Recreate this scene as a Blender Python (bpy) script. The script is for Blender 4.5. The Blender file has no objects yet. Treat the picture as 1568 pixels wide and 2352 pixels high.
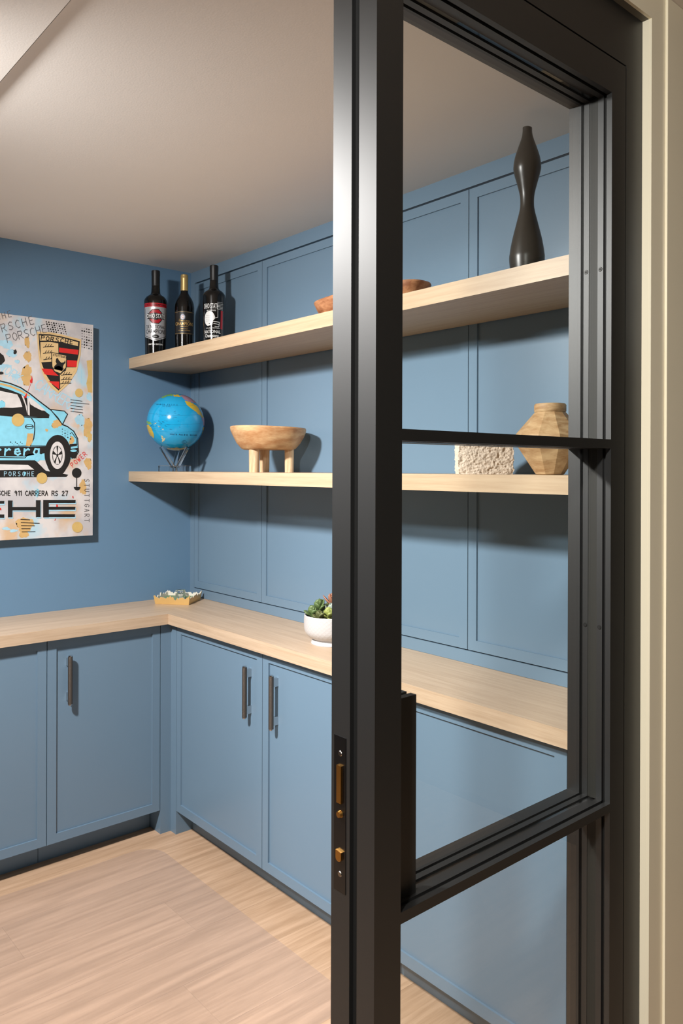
import bpy, bmesh, math, random
from mathutils import Vector, Matrix
random.seed(7)
S = bpy.context.scene
COL = S.collection
pi = math.pi

# ------------------------------------------------------------------ camera
FPX, PX, PY = 1791.57, 784.0, 1078.78
CAM = Vector((-1.8699, -3.2627, 1.5128))
RT = Vector((0.7572, -0.6532, 0.0030)); UP = Vector((-0.0018, 0.0025, 1.0)); FW = Vector((0.6532, 0.7572, -0.0007))
cd = bpy.data.cameras.new('camera'); cam = bpy.data.objects.new('camera', cd); COL.objects.link(cam)
cd.sensor_fit = 'HORIZONTAL'; cd.sensor_width = 36.0
cd.lens = FPX / 1568 * 36.0
cd.shift_x = 0.0; cd.shift_y = -(1176 - PY) / 1568
cd.clip_start = 0.02; cd.clip_end = 60
R = Matrix((RT.normalized(), UP.normalized(), (-FW).normalized())).transposed().to_4x4()
cam.matrix_world = Matrix.Translation(CAM) @ R
S.camera = cam

# ------------------------------------------------------------------ world, exposure, lamps
w = bpy.data.worlds.new('world'); S.world = w; w.use_nodes = True
w.node_tree.nodes['Background'].inputs[0].default_value = (0.8, 0.85, 0.9, 1)
w.node_tree.nodes['Background'].inputs[1].default_value = 0.05
S.view_settings.view_transform = 'Standard'
S.view_settings.look = 'None'
S.view_settings.gamma = 1.0
S.view_settings.use_curve_mapping = False
S.view_settings.exposure = 0.0

ROOM_STROBE = dict(loc=(-1.90, -1.42, 2.335), size=0.17, power=64, col=(1.0, 0.98, 0.955), aim=(0.60, 0.07, -0.80), spread=140)   # unseen strobe, stood in for by an added tilted ceiling spot
HALL_LAMP = dict(loc=(-2.45, -3.15, 2.335), size=0.15, power=33, col=(1.0, 0.99, 0.95), aim=(0.70, 0.18, -0.69), spread=140)
def area(name, d):
    l = bpy.data.lights.new(name, 'AREA'); l.shape = 'DISK'; l.size = d['size']; l.energy = d['power']; l.color = d['col']
    o = bpy.data.objects.new(name, l); COL.objects.link(o); o.location = d['loc']
    if 'aim' in d: o.rotation_euler = Vector(d['aim']).to_track_quat('-Z', 'Y').to_euler(); l.spread = math.radians(d['spread'])
    return o
area('room_strobe_light', ROOM_STROBE); area('hall_lamp_light', HALL_LAMP)

# ------------------------------------------------------------------ materials
def lin(c):
    return tuple(((v / 255) / 12.92 if v / 255 <= 0.04045 else ((v / 255 + 0.055) / 1.055) ** 2.4) for v in c) + (1.0,)
MATS = {}
def newmat(name):
    m = bpy.data.materials.new(name); m.use_nodes = True
    MATS[name] = m
    nt = m.node_tree
    return m, nt, nt.nodes['Principled BSDF']
def N(nt, typ, **kw):
    n = nt.nodes.new(typ)
    for k, v in kw.items():
        if hasattr(n, k): setattr(n, k, v)
    return n
def plain(name, rgb, rough=0.5, metal=0.0, bump=0.0, bscale=60.0, var=0.04, spec=0.5, coat=0.0, vscale=6.0):
    m, nt, b = newmat(name)
    c = lin(rgb)
    b.inputs['Roughness'].default_value = rough; b.inputs['Metallic'].default_value = metal
    b.inputs['Specular IOR Level'].default_value = spec; b.inputs['Coat Weight'].default_value = coat
    b.inputs['Coat Roughness'].default_value = 0.15
    tc = N(nt, 'ShaderNodeTexCoord'); no = N(nt, 'ShaderNodeTexNoise'); no.inputs['Scale'].default_value = vscale
    no.inputs['Detail'].default_value = 4
    nt.links.new(tc.outputs['Object'], no.inputs['Vector'])
    mx = N(nt, 'ShaderNodeMix', data_type='RGBA')
    mx.inputs[6].default_value = tuple(v * (1 - var) for v in c[:3]) + (1,)
    mx.inputs[7].default_value = tuple(min(1, v * (1 + var)) for v in c[:3]) + (1,)
    nt.links.new(no.outputs['Fac'], mx.inputs[0]); nt.links.new(mx.outputs[2], b.inputs['Base Color'])
    if bump:
        n2 = N(nt, 'ShaderNodeTexNoise'); n2.inputs['Scale'].default_value = bscale; n2.inputs['Detail'].default_value = 3
        nt.links.new(tc.outputs['Object'], n2.inputs['Vector'])
        bp = N(nt, 'ShaderNodeBump'); bp.inputs['Strength'].default_value = bump; bp.inputs['Distance'].default_value = 0.002
        nt.links.new(n2.outputs['Fac'], bp.inputs['Height']); nt.links.new(bp.outputs['Normal'], b.inputs['Normal'])
    return m
def wood(name, light, dark, stretch, fine=1.0, rough=0.45, cath=0.35, rnd=True, contrast=(0.3, 0.75)):
    """stretch: mapping scale per axis (small along the grain)"""
    m, nt, b = newmat(name)
    tc = N(nt, 'ShaderNodeTexCoord'); oi = N(nt, 'ShaderNodeObjectInfo')
    add = N(nt, 'ShaderNodeVectorMath', operation='ADD'); mul = N(nt, 'ShaderNodeMath', operation='MULTIPLY')
    mul.inputs[1].default_value = 37.0 if rnd else 0.0
    nt.links.new(oi.outputs['Random'], mul.inputs[0])
    nt.links.new(tc.outputs['Object'], add.inputs[0]); nt.links.new(mul.outputs[0], add.inputs[1])
    mp = N(nt, 'ShaderNodeMapping'); mp.inputs['Scale'].default_value = stretch
    nt.links.new(add.outputs[0], mp.inputs['Vector'])
    n1 = N(nt, 'ShaderNodeTexNoise'); n1.inputs['Scale'].default_value = 3.0 * fine; n1.inputs['Detail'].default_value = 6; n1.inputs['Distortion'].default_value = 0.6
    n2 = N(nt, 'ShaderNodeTexNoise'); n2.inputs['Scale'].default_value = 16.0 * fine; n2.inputs['Detail'].default_value = 5
    wv = N(nt, 'ShaderNodeTexNoise'); wv.inputs['Scale'].default_value = 0.55 * fine; wv.inputs['Detail'].default_value = 1
    for n in (n1, n2, wv): nt.links.new(mp.outputs[0], n.inputs['Vector'])
    sn = N(nt, 'ShaderNodeMath', operation='MULTIPLY'); sn.inputs[1].default_value = 55.0
    nt.links.new(wv.outputs['Fac'], sn.inputs[0])
    si = N(nt, 'ShaderNodeMath', operation='SINE'); nt.links.new(sn.outputs[0], si.inputs[0])
    sc = N(nt, 'ShaderNodeMath', operation='MULTIPLY'); sc.inputs[1].default_value = 0.16 * cath; nt.links.new(si.outputs[0], sc.inputs[0])
    a1 = N(nt, 'ShaderNodeMath', operation='ADD'); nt.links.new(n1.outputs['Fac'], a1.inputs[0]); nt.links.new(sc.outputs[0], a1.inputs[1])
    a2 = N(nt, 'ShaderNodeMath', operation='MULTIPLY_ADD'); nt.links.new(n2.outputs['Fac'], a2.inputs[0]); a2.inputs[1].default_value = 0.45
    nt.links.new(a1.outputs[0], a2.inputs[2])
    a3 = N(nt, 'ShaderNodeMath', operation='SUBTRACT'); nt.links.new(a2.outputs[0], a3.inputs[0]); a3.inputs[1].default_value = 0.225
    rp = N(nt, 'ShaderNodeValToRGB'); rp.color_ramp.elements[0].position = contrast[0]; rp.color_ramp.elements[1].position = contrast[1]
    rp.color_ramp.elements[0].color = lin(dark); rp.color_ramp.elements[1].color = lin(light)
    nt.links.new(a3.outputs[0], rp.inputs['Fac'])
    if rnd:
        hs = N(nt, 'ShaderNodeHueSaturation'); mr = N(nt, 'ShaderNodeMapRange'); mr.inputs[3].default_value = 0.92; mr.inputs[4].default_value = 1.06
        nt.links.new(oi.outputs['Random'], mr.inputs[0]); nt.links.new(mr.outputs[0], hs.inputs['Value']); nt.links.new(rp.outputs[0], hs.inputs['Color'])
        nt.links.new(hs.outputs[0], b.inputs['Base Color'])
    else:
        nt.links.new(rp.outputs[0], b.inputs['Base Color'])
    b.inputs['Roughness'].default_value = rough
    bp = N(nt, 'ShaderNodeBump'); bp.inputs['Strength'].default_value = 0.12; bp.inputs['Distance'].default_value = 0.001
    nt.links.new(n2.outputs['Fac'], bp.inputs['Height']); nt.links.new(bp.outputs['Normal'], b.inputs['Normal'])
    return m
def clear(name, tint=(1, 1, 1), ior=1.45, rough=0.0, haze=0.0, hazecol=(0.8, 0.8, 0.8)):
    m = bpy.data.materials.new(name); m.use_nodes = True; nt = m.node_tree; MATS[name] = m
    for n in list(nt.nodes):
        if n.type == 'BSDF_PRINCIPLED': nt.nodes.remove(n)
    out = [n for n in nt.nodes if n.type == 'OUTPUT_MATERIAL'][0]
    t = N(nt, 'ShaderNodeBsdfTransparent'); t.inputs[0].default_value = tint + (1,)
    g = N(nt, 'ShaderNodeBsdfGlossy'); g.inputs['Roughness'].default_value = rough
    f = N(nt, 'ShaderNodeFresnel'); ge = N(nt, 'ShaderNodeNewGeometry'); mr = N(nt, 'ShaderNodeMapRange')
    mr.inputs[3].default_value = ior; mr.inputs[4].default_value = 1 / ior      # same reflectance on both faces of the sheet
    nt.links.new(ge.outputs['Backfacing'], mr.inputs[0]); nt.links.new(mr.outputs[0], f.inputs[0])
    mx = N(nt, 'ShaderNodeMixShader'); nt.links.new(f.outputs[0], mx.inputs[0])
    src = t.outputs[0]
    if haze:
        d = N(nt, 'ShaderNodeBsdfDiffuse'); d.inputs[0].default_value = hazecol + (1,)
        m2 = N(nt, 'ShaderNodeMixShader'); m2.inputs[0].default_value = haze
        nt.links.new(t.outputs[0], m2.inputs[1]); nt.links.new(d.outputs[0], m2.inputs[2]); src = m2.outputs[0]
    nt.links.new(src, mx.inputs[1]); nt.links.new(g.outputs[0], mx.inputs[2]); nt.links.new(mx.outputs[0], out.inputs[0])
    return m

BLUE = (105, 129, 149)
plain('blue_wall', (98, 131, 160), 0.5, bump=0.12, bscale=240, var=0.02)  # same paint as the cabinets; the difference in bounced light is in the colour
plain('blue_cabinet', BLUE, 0.33, var=0.015, spec=0.5)
plain('ceiling_white', (240, 235, 229), 0.75, bump=0.08, bscale=200, var=0.015)
plain('hall_beige', (98, 93, 82), 0.6, bump=0.1, bscale=200, var=0.02)
plain('casing_cream', (244, 234, 208), 0.25, var=0.02)
plain('toe_kick_blue', BLUE, 0.45, var=0.02)
plain('black_steel', (5, 5, 5), 0.50, metal=0.0, bump=0.02, bscale=900, var=0.05, spec=0.95)
plain('gasket', (26, 25, 20), 0.6)
plain('groove_black', (8, 8, 8), 0.7)
plain('lock_black', (12, 11, 11), 0.25)
plain('brass', (204, 152, 78), 0.3, metal=1.0, var=0.05)
plain('steel', (150, 145, 140), 0.25, metal=1.0)
plain('screw_dark', (46, 45, 44), 0.45, metal=0.6)
plain('chrome', (205, 205, 205), 0.12, metal=1.0)
plain('subfloor', (60, 45, 35), 0.8)
wood('oak_shelf', (190, 167, 138), (174, 148, 119), (26, 1.0, 26), 1.0, 0.42, cath=0.15, rnd=False, contrast=(0.25, 0.7))
wood('oak_counter', (198, 174, 148), (178, 152, 125), (26, 1.0, 26), 1.0, 0.4, cath=0.15, rnd=False, contrast=(0.25, 0.7))
wood('oak_counter_x', (198, 174, 148), (178, 152, 125), (1.0, 26, 26), 1.0, 0.4, cath=0.15, rnd=False, contrast=(0.25, 0.7))
wood('oak_floor', (205, 171, 142), (178, 145, 116), (1.0, 15, 15), 0.9, 0.45, cath=0.5)
wood('bowl_wood', (206, 170, 126), (168, 120, 78), (4, 4, 14), 0.9, 0.5, cath=0.6, rnd=False)
wood('leg_wood', (222, 196, 160), (186, 150, 112), (22, 22, 3), 1.0, 0.55, cath=0.5, rnd=False)
wood('dough_wood', (186, 132, 92), (130, 78, 46), (14, 3, 14), 1.0, 0.55, cath=0.6, rnd=False)
wood('vase_wood', (200, 170, 128), (160, 124, 84), (9, 5, 22), 1.0, 0.6, cath=0.7, rnd=False)
plain('vase_dark', (46, 43, 38), 0.33, var=0.06)
plain('stone', (212, 196, 178), 0.95, bump=1.0, bscale=260, var=0.16, vscale=60)
plain('bottle_glass', (12, 11, 10), 0.12)
plain('capsule_black', (16, 16, 17), 0.45)
plain('capsule_gold', (196, 168, 110), 0.42, metal=0.6)
plain('label_silver', (206, 206, 208), 0.32, metal=0.6, var=0.03)
plain('label_red', (170, 22, 36), 0.35)
plain('label_black', (26, 24, 23), 0.45)
plain('ink_black', (14, 13, 13), 0.4)
plain('ink_white', (232, 232, 230), 0.35)
plain('ink_gold', (198, 160, 96), 0.35, metal=0.4)
plain('ink_blue', (60, 80, 150), 0.4)
plain('pot_white', (188, 185, 184), 0.3, var=0.01)
plain('soil', (60, 48, 40), 0.9, bump=0.8)
plain('leaf_green', (92, 112, 66), 0.45, var=0.25, vscale=30)
plain('leaf_lime', (146, 154, 84), 0.45, var=0.2, vscale=30)
plain('leaf_olive', (92, 96, 58), 0.45, var=0.25, vscale=30)
plain('leaf_grey', (150, 162, 152), 0.45, var=0.1, vscale=30)
plain('leaf_rust', (158, 108, 84), 0.5, var=0.25, vscale=30)
plain('tray_gold', (220, 182, 116), 0.38, metal=0.45, var=0.12, vscale=14)
plain('tray_white', (214, 208, 194), 0.3)
plain('tray_green', (128, 152, 110), 0.6, var=0.12, vscale=40)
clear('door_glass', (0.955, 0.965, 0.955), 1.45, 0.0)
for nme in ('crystal', 'acrylic'):
    m, nt, b = newmat(nme); b.inputs['Base Color'].default_value = (0.97, 0.98, 0.99, 1); b.inputs['Roughness'].default_value = 0.02
    b.inputs['IOR'].default_value = 1.49; b.inputs['Transmission Weight'].default_value = 1.0
clear('mat_plastic', (0.985, 0.975, 0.97), 1.35, 0.35, haze=0.05, hazecol=(0.75, 0.70, 0.68))
plain('globe_sea', (30, 160, 212), 0.12, var=0.06, coat=0.5)
plain('land_yellow', (206, 174, 60), 0.2, var=0.12, vscale=60)
plain('land_green', (120, 170, 90), 0.2, var=0.12, vscale=60)
plain('land_purple', (166, 130, 150), 0.2, var=0.12, vscale=60)
plain('land_pale', (208, 200, 160), 0.2, var=0.1, vscale=60)
plain('sea_ink', (16, 70, 110), 0.3)
# lens of the lamps
m, nt, b = newmat('lamp_lens'); b.inputs['Emission Color'].default_value = (1, 0.92, 0.84, 1); b.inputs['Emission Strength'].default_value = 6.0
# knurled bar
m, nt, b = newmat('knurled_bronze')
b.inputs['Base Color'].default_value = lin((92, 85, 79)); b.inputs['Metallic'].default_value = 0.7; b.inputs['Roughness'].default_value = 0.46
tc = N(nt, 'ShaderNodeTexCoord'); vo = N(nt, 'ShaderNodeTexVoronoi'); vo.inputs['Scale'].default_value = 620.0
nt.links.new(tc.outputs['Object'], vo.inputs['Vector'])
bp = N(nt, 'ShaderNodeBump'); bp.inputs['Strength'].default_value = 0.9; bp.inputs['Distance'].default_value = 0.0009
nt.links.new(vo.outputs['Distance'], bp.inputs['Height']); nt.links.new(bp.outputs['Normal'], b.inputs['Normal'])
# pot: raised lattice of overlapping rings (pattern in the glaze)
m, nt, b = newmat('pot_relief')
b.inputs['Base Color'].default_value = lin((188, 185, 184)); b.inputs['Roughness'].default_value = 0.32
tc = N(nt, 'ShaderNodeTexCoord'); mp = N(nt, 'ShaderNodeMapping'); mp.inputs['Scale'].default_value = (36, 7.0, 1)
nt.links.new(tc.outputs['UV'], mp.inputs['Vector'])
hs = []
for off in ((0, 0), (0.5, 0.5)):
    a = N(nt, 'ShaderNodeVectorMath', operation='ADD'); a.inputs[1].default_value = (off[0], off[1], 0); nt.links.new(mp.outputs[0], a.inputs[0])
    f = N(nt, 'ShaderNodeVectorMath', operation='FRACTION'); nt.links.new(a.outputs[0], f.inputs[0])
    d = N(nt, 'ShaderNodeVectorMath', operation='DISTANCE'); d.inputs[1].default_value = (0.5, 0.5, 0); nt.links.new(f.outputs[0], d.inputs[0])
    s = N(nt, 'ShaderNodeMath', operation='SUBTRACT'); s.inputs[1].default_value = 0.45; nt.links.new(d.outputs['Value'], s.inputs[0])
    ab = N(nt, 'ShaderNodeMath', operation='ABSOLUTE'); nt.links.new(s.outputs[0], ab.inputs[0]); hs.append(ab)
mn = N(nt, 'ShaderNodeMath', operation='MINIMUM'); nt.links.new(hs[0].outputs[0], mn.inputs[0]); nt.links.new(hs[1].outputs[0], mn.inputs[1])
sm = N(nt, 'ShaderNodeMapRange'); sm.inputs[1].default_value = 0.0; sm.inputs[2].default_value = 0.09; sm.inputs[3].default_value = 1.0; sm.inputs[4].default_value = 0.0
nt.links.new(mn.outputs[0], sm.inputs[0])
bp = N(nt, 'ShaderNodeBump'); bp.inputs['Strength'].default_value = 0.3; bp.inputs['Distance'].default_value = 0.0015
nt.links.new(sm.outputs[0], bp.inputs['Height']); nt.links.new(bp.outputs['Normal'], b.inputs['Normal'])
# canvas of the painting: brushed lilac-grey ground with warm patches
m, nt, b = newmat('canvas_paint')
tc = N(nt, 'ShaderNodeTexCoord')
def nz(scale, det=5, st=(1, 1, 1)):
    mp = N(nt, 'ShaderNodeMapping'); mp.inputs['Scale'].default_value = st; nt.links.new(tc.outputs['Object'], mp.inputs['Vector'])
    n = N(nt, 'ShaderNodeTexNoise'); n.inputs['Scale'].default_value = scale; n.inputs['Detail'].default_value = det; nt.links.new(mp.outputs[0], n.inputs['Vector']); return n
def ramp(n, p0, p1):
    r = N(nt, 'ShaderNodeMapRange'); r.inputs[1].default_value = p0; r.inputs[2].default_value = p1; nt.links.new(n.outputs['Fac'], r.inputs[0]); return r
def mixc(fac, a, bcol):
    mx = N(nt, 'ShaderNodeMix', data_type='RGBA'); nt.links.new(fac.outputs[0], mx.inputs[0])
    if isinstance(a, tuple): mx.inputs[6].default_value = a
    else: nt.links.new(a.outputs[2], mx.inputs[6])
    mx.inputs[7].default_value = bcol; return mx
c1 = mixc(ramp(nz(9), 0.4, 0.6), lin((186, 182, 184)), lin((212, 206, 204)))
c2 = mixc(ramp(nz(7, 6, (1, 1, 0.8)), 0.54, 0.70), c1, lin((204, 172, 138)))
n8 = nz(8.3, 6, (1.3, 1, 1)); n8.inputs['Distortion'].default_value = 0.5
c3 = mixc(ramp(n8, 0.56, 0.68), c2, lin((172, 202, 216)))
nt.links.new(c3.outputs[2], b.inputs['Base Color']); b.inputs['Roughness'].default_value = 0.55
for nme, col in (('art_black', (28, 25, 23)), ('art_blue', (134, 204, 226)), ('art_red', (214, 40, 36)), ('art_gold', (204, 172, 106)),
                 ('art_ochre', (204, 166, 108)), ('art_white', (214, 208, 206)), ('art_sky', (164, 204, 222)), ('art_grey', (92, 90, 92)), ('art_cream', (216, 184, 132))):
    plain(nme, col, 0.5, var=0.22, vscale=34)

# ------------------------------------------------------------------ builders
WL = {}
def reg(o, loc, parent, label=None, cat=None, group=None, kind=None):
    COL.objects.link(o); WL[o.name] = Vector(loc)
    o.location = Vector(loc)
    if parent is not None:
        o.parent = parent; o.location = Vector(loc) - WL[parent.name]
    if label: o['label'] = label
    if cat: o['category'] = cat
    if group: o['group'] = group
    if kind: o['kind'] = kind
    return o
def thing(name, loc, label=None, cat=None, group=None, kind=None, parent=None):
    return reg(bpy.data.objects.new(name, None), loc, parent, label, cat, group, kind)
def finish(name, bm, mat, parent=None, smooth=False, bevel=0.0, loc=None, **kw):
    """bm holds world coordinates; origin moves to the base centre"""
    if bevel:
        es = [e for e in bm.edges if len(e.link_faces) == 2 and e.calc_face_angle(0) > 0.5]
        bmesh.ops.bevel(bm, geom=es, offset=bevel, segments=2, affect='EDGES', profile=0.5)
    if loc is None:
        xs = [v.co for v in bm.verts]
        lo = [min(v[i] for v in xs) for i in range(3)]; hi = [max(v[i] for v in xs) for i in range(3)]
        loc = Vector(((lo[0] + hi[0]) / 2, (lo[1] + hi[1]) / 2, lo[2]))
    bmesh.ops.translate(bm, verts=bm.verts, vec=-Vector(loc))
    me = bpy.data.meshes.new(name); bm.to_mesh(me); bm.free()
    for k in (mat if isinstance(mat, (list, tuple)) else [mat]): me.materials.append(MATS[k])
    if smooth:
        for p in me.polygons: p.use_smooth = True
        if smooth != 2 and hasattr(me, 'set_sharp_from_angle'): me.set_sharp_from_angle(angle=math.radians(smooth if smooth > 2 else 40))
    return reg(bpy.data.objects.new(name, me), loc, parent, **kw)
def bx(bm, x0, x1, y0, y1, z0, z1):
    x0, x1 = sorted((x0, x1)); y0, y1 = sorted((y0, y1)); z0, z1 = sorted((z0, z1))
    v = [bm.verts.new(p) for p in ((x0, y0, z0), (x1, y0, z0), (x1, y1, z0), (x0, y1, z0), (x0, y0, z1), (x1, y0, z1), (x1, y1, z1), (x0, y1, z1))]
    fs = [bm.faces.new([v[i] for i in f]) for f in ((3, 2, 1, 0), (4, 5, 6, 7), (0, 1, 5, 4), (1, 2, 6, 5), (2, 3, 7, 6), (3, 0, 4, 7))]
    return fs
def box(name, c, mat, parent=None, bevel=0.0, **kw):
    bm = bmesh.new(); bx(bm, *c); return finish(name, bm, mat, parent, bevel=bevel, **kw)
def boxes(name, cs, mat, parent=None, bevel=0.0, **kw):
    bm = bmesh.new()
    for c in cs: bx(bm, *c)
    return finish(name, bm, mat, parent, bevel=bevel, **kw)
def lathe(bm, prof, c, seg=40, cap=True, mats=None):
    """prof: list of (r, z) from bottom to top, c: centre (x, y, base z)"""
    rings = []
    for r, z in prof:
        if r < 1e-6: rings.append([bm.verts.new((c[0], c[1], c[2] + z))])
        else: rings.append([bm.verts.new((c[0] + r * math.cos(2 * pi * k / seg), c[1] + r * math.sin(2 * pi * k / seg), c[2] + z)) for k in range(seg)])
    for a in range(len(rings) - 1):
        A, B = rings[a], rings[a + 1]
        for k in range(seg):
            k2 = (k + 1) % seg
            if len(A) == 1 and len(B) == 1: continue
            if len(A) == 1: bm.faces.new((A[0], B[k2], B[k]))
            elif len(B) == 1: bm.faces.new((A[k], A[k2], B[0]))
            else: bm.faces.new((A[k], A[k2], B[k2], B[k]))
    if cap:
        if len(rings[0]) > 1: bm.faces.new(rings[0][::-1])
        if len(rings[-1]) > 1: bm.faces.new(rings[-1])
def tube(bm, a, b, r, r2=None, seg=16):
    a, b = Vector(a), Vector(b); d = (b - a); L = d.length; q = d.to_track_quat('Z', 'Y').to_matrix().to_4x4()
    r2 = r if r2 is None else r2
    M = Matrix.Translation(a) @ q
    A = [bm.verts.new(M @ Vector((r * math.cos(2 * pi * k / seg), r * math.sin(2 * pi * k / seg), 0))) for k in range(seg)]
    B = [bm.verts.new(M @ Vector((r2 * math.cos(2 * pi * k / seg), r2 * math.sin(2 * pi * k / seg), L))) for k in range(seg)]
    for k in range(seg): bm.faces.new((A[k], A[(k + 1) % seg], B[(k + 1) % seg], B[k]))
    bm.faces.new(A[::-1]); bm.faces.new(B)
def smoothprof(pts, n=6):
    """Catmull-Rom through (r, z) points"""
    out = []
    P = [pts[0]] + list(pts) + [pts[-1]]
    for i in range(1, len(P) - 2):
        for k in range(n):
            t = k / n; p0, p1, p2, p3 = P[i - 1], P[i], P[i + 1], P[i + 2]
            out.append(tuple(0.5 * (2 * p1[j] + (p2[j] - p0[j]) * t + (2 * p0[j] - 5 * p1[j] + 4 * p2[j] - p3[j]) * t * t + (3 * p1[j] - p0[j] - 3 * p2[j] + p3[j]) * t ** 3) for j in (0, 1)))
    out.append(tuple(pts[-1])); return out

# ---- flat print helpers: polygons in a 2-D sheet mapped on a surface
def flat(polys, fn, name, mat, parent, maxlen=0.0, smooth=2, **kw):
    """polygons of a flat sheet laid on a surface by fn(x, y, lift)"""
    bm = bmesh.new()
    for n, pl in enumerate(polys):
        lift = (n % 24) * 4e-6
        vs = [bm.verts.new((p[0], p[1], lift)) for p in pl]
        try: bm.faces.new(vs)
        except ValueError: pass
    bmesh.ops.triangulate(bm, faces=bm.faces[:])
    if maxlen:
        for _ in range(6):
            es = [e for e in bm.edges if (e.verts[0].co.xy - e.verts[1].co.xy).length > maxlen]
            if not es: break
            bmesh.ops.subdivide_edges(bm, edges=es, cuts=1, use_grid_fill=False)
            bmesh.ops.triangulate(bm, faces=bm.faces[:])
    for v in bm.verts: v.co = fn(v.co.x, v.co.y, v.co.z)
    return finish(name, bm, mat, parent, smooth=smooth, **kw)
def ell(cx, cy, rx, ry=None, n=20, a0=0, a1=360):
    ry = rx if ry is None else ry
    m = n if a1 - a0 < 360 else n - 1
    return [(cx + rx * math.cos(math.radians(a0 + (a1 - a0) * k / n)), cy + ry * math.sin(math.radians(a0 + (a1 - a0) * k / n))) for k in range(m + 1)]
def ring(cx, cy, rx, ry, t, n=28, a0=0, a1=360):
    out = []
    for k in range(n):
        q = [math.radians(a0 + (a1 - a0) * (k + j) / n) for j in (0, 1)]
        out.append([(cx + rx * math.cos(q[0]), cy + ry * math.sin(q[0])), (cx + rx * math.cos(q[1]), cy + ry * math.sin(q[1])),
                    (cx + (rx - t) * math.cos(q[1]), cy + (ry - t * ry / rx) * math.sin(q[1])), (cx + (rx - t) * math.cos(q[0]), cy + (ry - t * ry / rx) * math.sin(q[0]))])
    return out
def ribbon(pts, wd):
    out = []
    for a, b_ in zip(pts[:-1], pts[1:]):
        d = Vector((b_[0] - a[0], b_[1] - a[1])); L = d.length
        if L < 1e-9: continue
        d /= L; n = Vector((-d.y, d.x)) * wd / 2; e = d * wd * 0.35
        out.append([(a[0] - e.x + n.x, a[1] - e.y + n.y), (a[0] - e.x - n.x, a[1] - e.y - n.y), (b_[0] + e.x - n.x, b_[1] + e.y - n.y), (b_[0] + e.x + n.x, b_[1] + e.y + n.y)])
    return out
GL = {'P': [[(0, 0), (0, 1), (.5, .95), (.55, .7), (.4, .5), (0, .48)]], 'O': [[(.3, 1), (.05, .75), (.05, .25), (.3, 0), (.55, .25), (.55, .75), (.3, 1)]],
      'R': [[(0, 0), (0, 1), (.45, .97), (.5, .7), (.35, .5), (0, .48)], [(.2, .5), (.55, 0)]], 'S': [[(.52, .9), (.3, 1), (.06, .82), (.12, .6), (.45, .42), (.52, .2), (.3, 0), (.03, .1)]],
      'C': [[(.55, .85), (.35, 1), (.08, .75), (.05, .3), (.3, 0), (.55, .12)]], 'H': [[(.03, 0), (.03, 1)], [(.52, 0), (.52, 1)], [(.03, .5), (.52, .52)]],
      'E': [[(.5, 1), (.05, .98), (.05, .02), (.5, 0)], [(.05, .5), (.42, .52)]], 'W': [[(0, 1), (.15, 0), (.3, .7), (.45, 0), (.6, 1)]], 'A': [[(0, 0), (.28, 1), (.55, 0)], [(.1, .38), (.45, .38)]],
      'T': [[(0, 1), (.56, .98)], [(.28, 1), (.28, 0)]], 'U': [[(.03, 1), (.05, .2), (.28, 0), (.5, .2), (.52, 1)]], 'G': [[(.55, .85), (.3, 1), (.05, .7), (.05, .25), (.3, 0), (.55, .2), (.55, .45), (.32, .45)]],
      'N': [[(.03, 0), (.03, 1), (.5, 0), (.52, 1)]], 'I': [[(.28, 0), (.28, 1)]], 'L': [[(.05, 1), (.05, 0), (.5, 0)]], 'F': [[(.05, 0), (.05, 1), (.5, 1)], [(.05, .5), (.4, .5)]],
      'D': [[(.05, 0), (.05, 1), (.35, .95), (.55, .6), (.5, .2), (.3, 0), (.05, 0)]], 'M': [[(0, 0), (.05, 1), (.3, .35), (.55, 1), (.6, 0)]], 'V': [[(0, 1), (.28, 0), (.56, 1)]],
      'B': [[(.05, 0), (.05, 1), (.45, .9), (.4, .55), (.05, .52)], [(.4, .52), (.55, .3), (.45, .02), (.05, 0)]], 'K': [[(.05, 0), (.05, 1)], [(.5, 1), (.05, .45), (.55, 0)]], 'Y': [[(0, 1), (.28, .5), (.56, 1)], [(.28, .5), (.28, 0)]],
      '9': [[(.5, .7), (.25, .5), (.05, .72), (.25, 1), (.5, .8), (.45, 0)]], '1': [[(.1, .85), (.3, 1), (.3, 0)]], '2': [[(.05, .8), (.3, 1), (.52, .78), (.05, 0), (.55, 0)]], '7': [[(.03, 1), (.55, 1), (.25, 0)]], '0': [[(.3, 1), (.05, .6), (.1, .1), (.3, 0), (.5, .2), (.52, .75), (.3, 1)]],
      'r': [[(0, 0), (.05, .6), (.1, .4), (.35, .6), (.45, .5)]], 'e': [[(.02, .3), (.45, .35), (.35, .6), (.1, .55), (.05, .15), (.3, 0), (.5, .15)]], 'a': [[(.45, .55), (.15, .6), (.02, .25), (.2, 0), (.42, .2), (.46, .6), (.45, .1), (.6, 0)]], ' ': []}
def hand(text, x, y, h, wd, ang=0.0, adv=0.72, wx=1.0, flip=1):
    """hand-drawn stroke lettering; y grows downwards in the sheet when flip = 1"""
    out = []; ca, sa = math.cos(ang), math.sin(ang); cx = 0.0
    for ch in text:
        for st in GL.get(ch, []):
            pts = []
            for px_, py_ in st:
                u = (cx + px_ * wx) * h; v = -py_ * h * flip
                pts.append((x + u * ca - v * sa, y + u * sa + v * ca))
            out += ribbon(pts, wd)
        cx += adv * wx * (0.6 if ch in 'I1' else 1.0)
    return out
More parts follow.
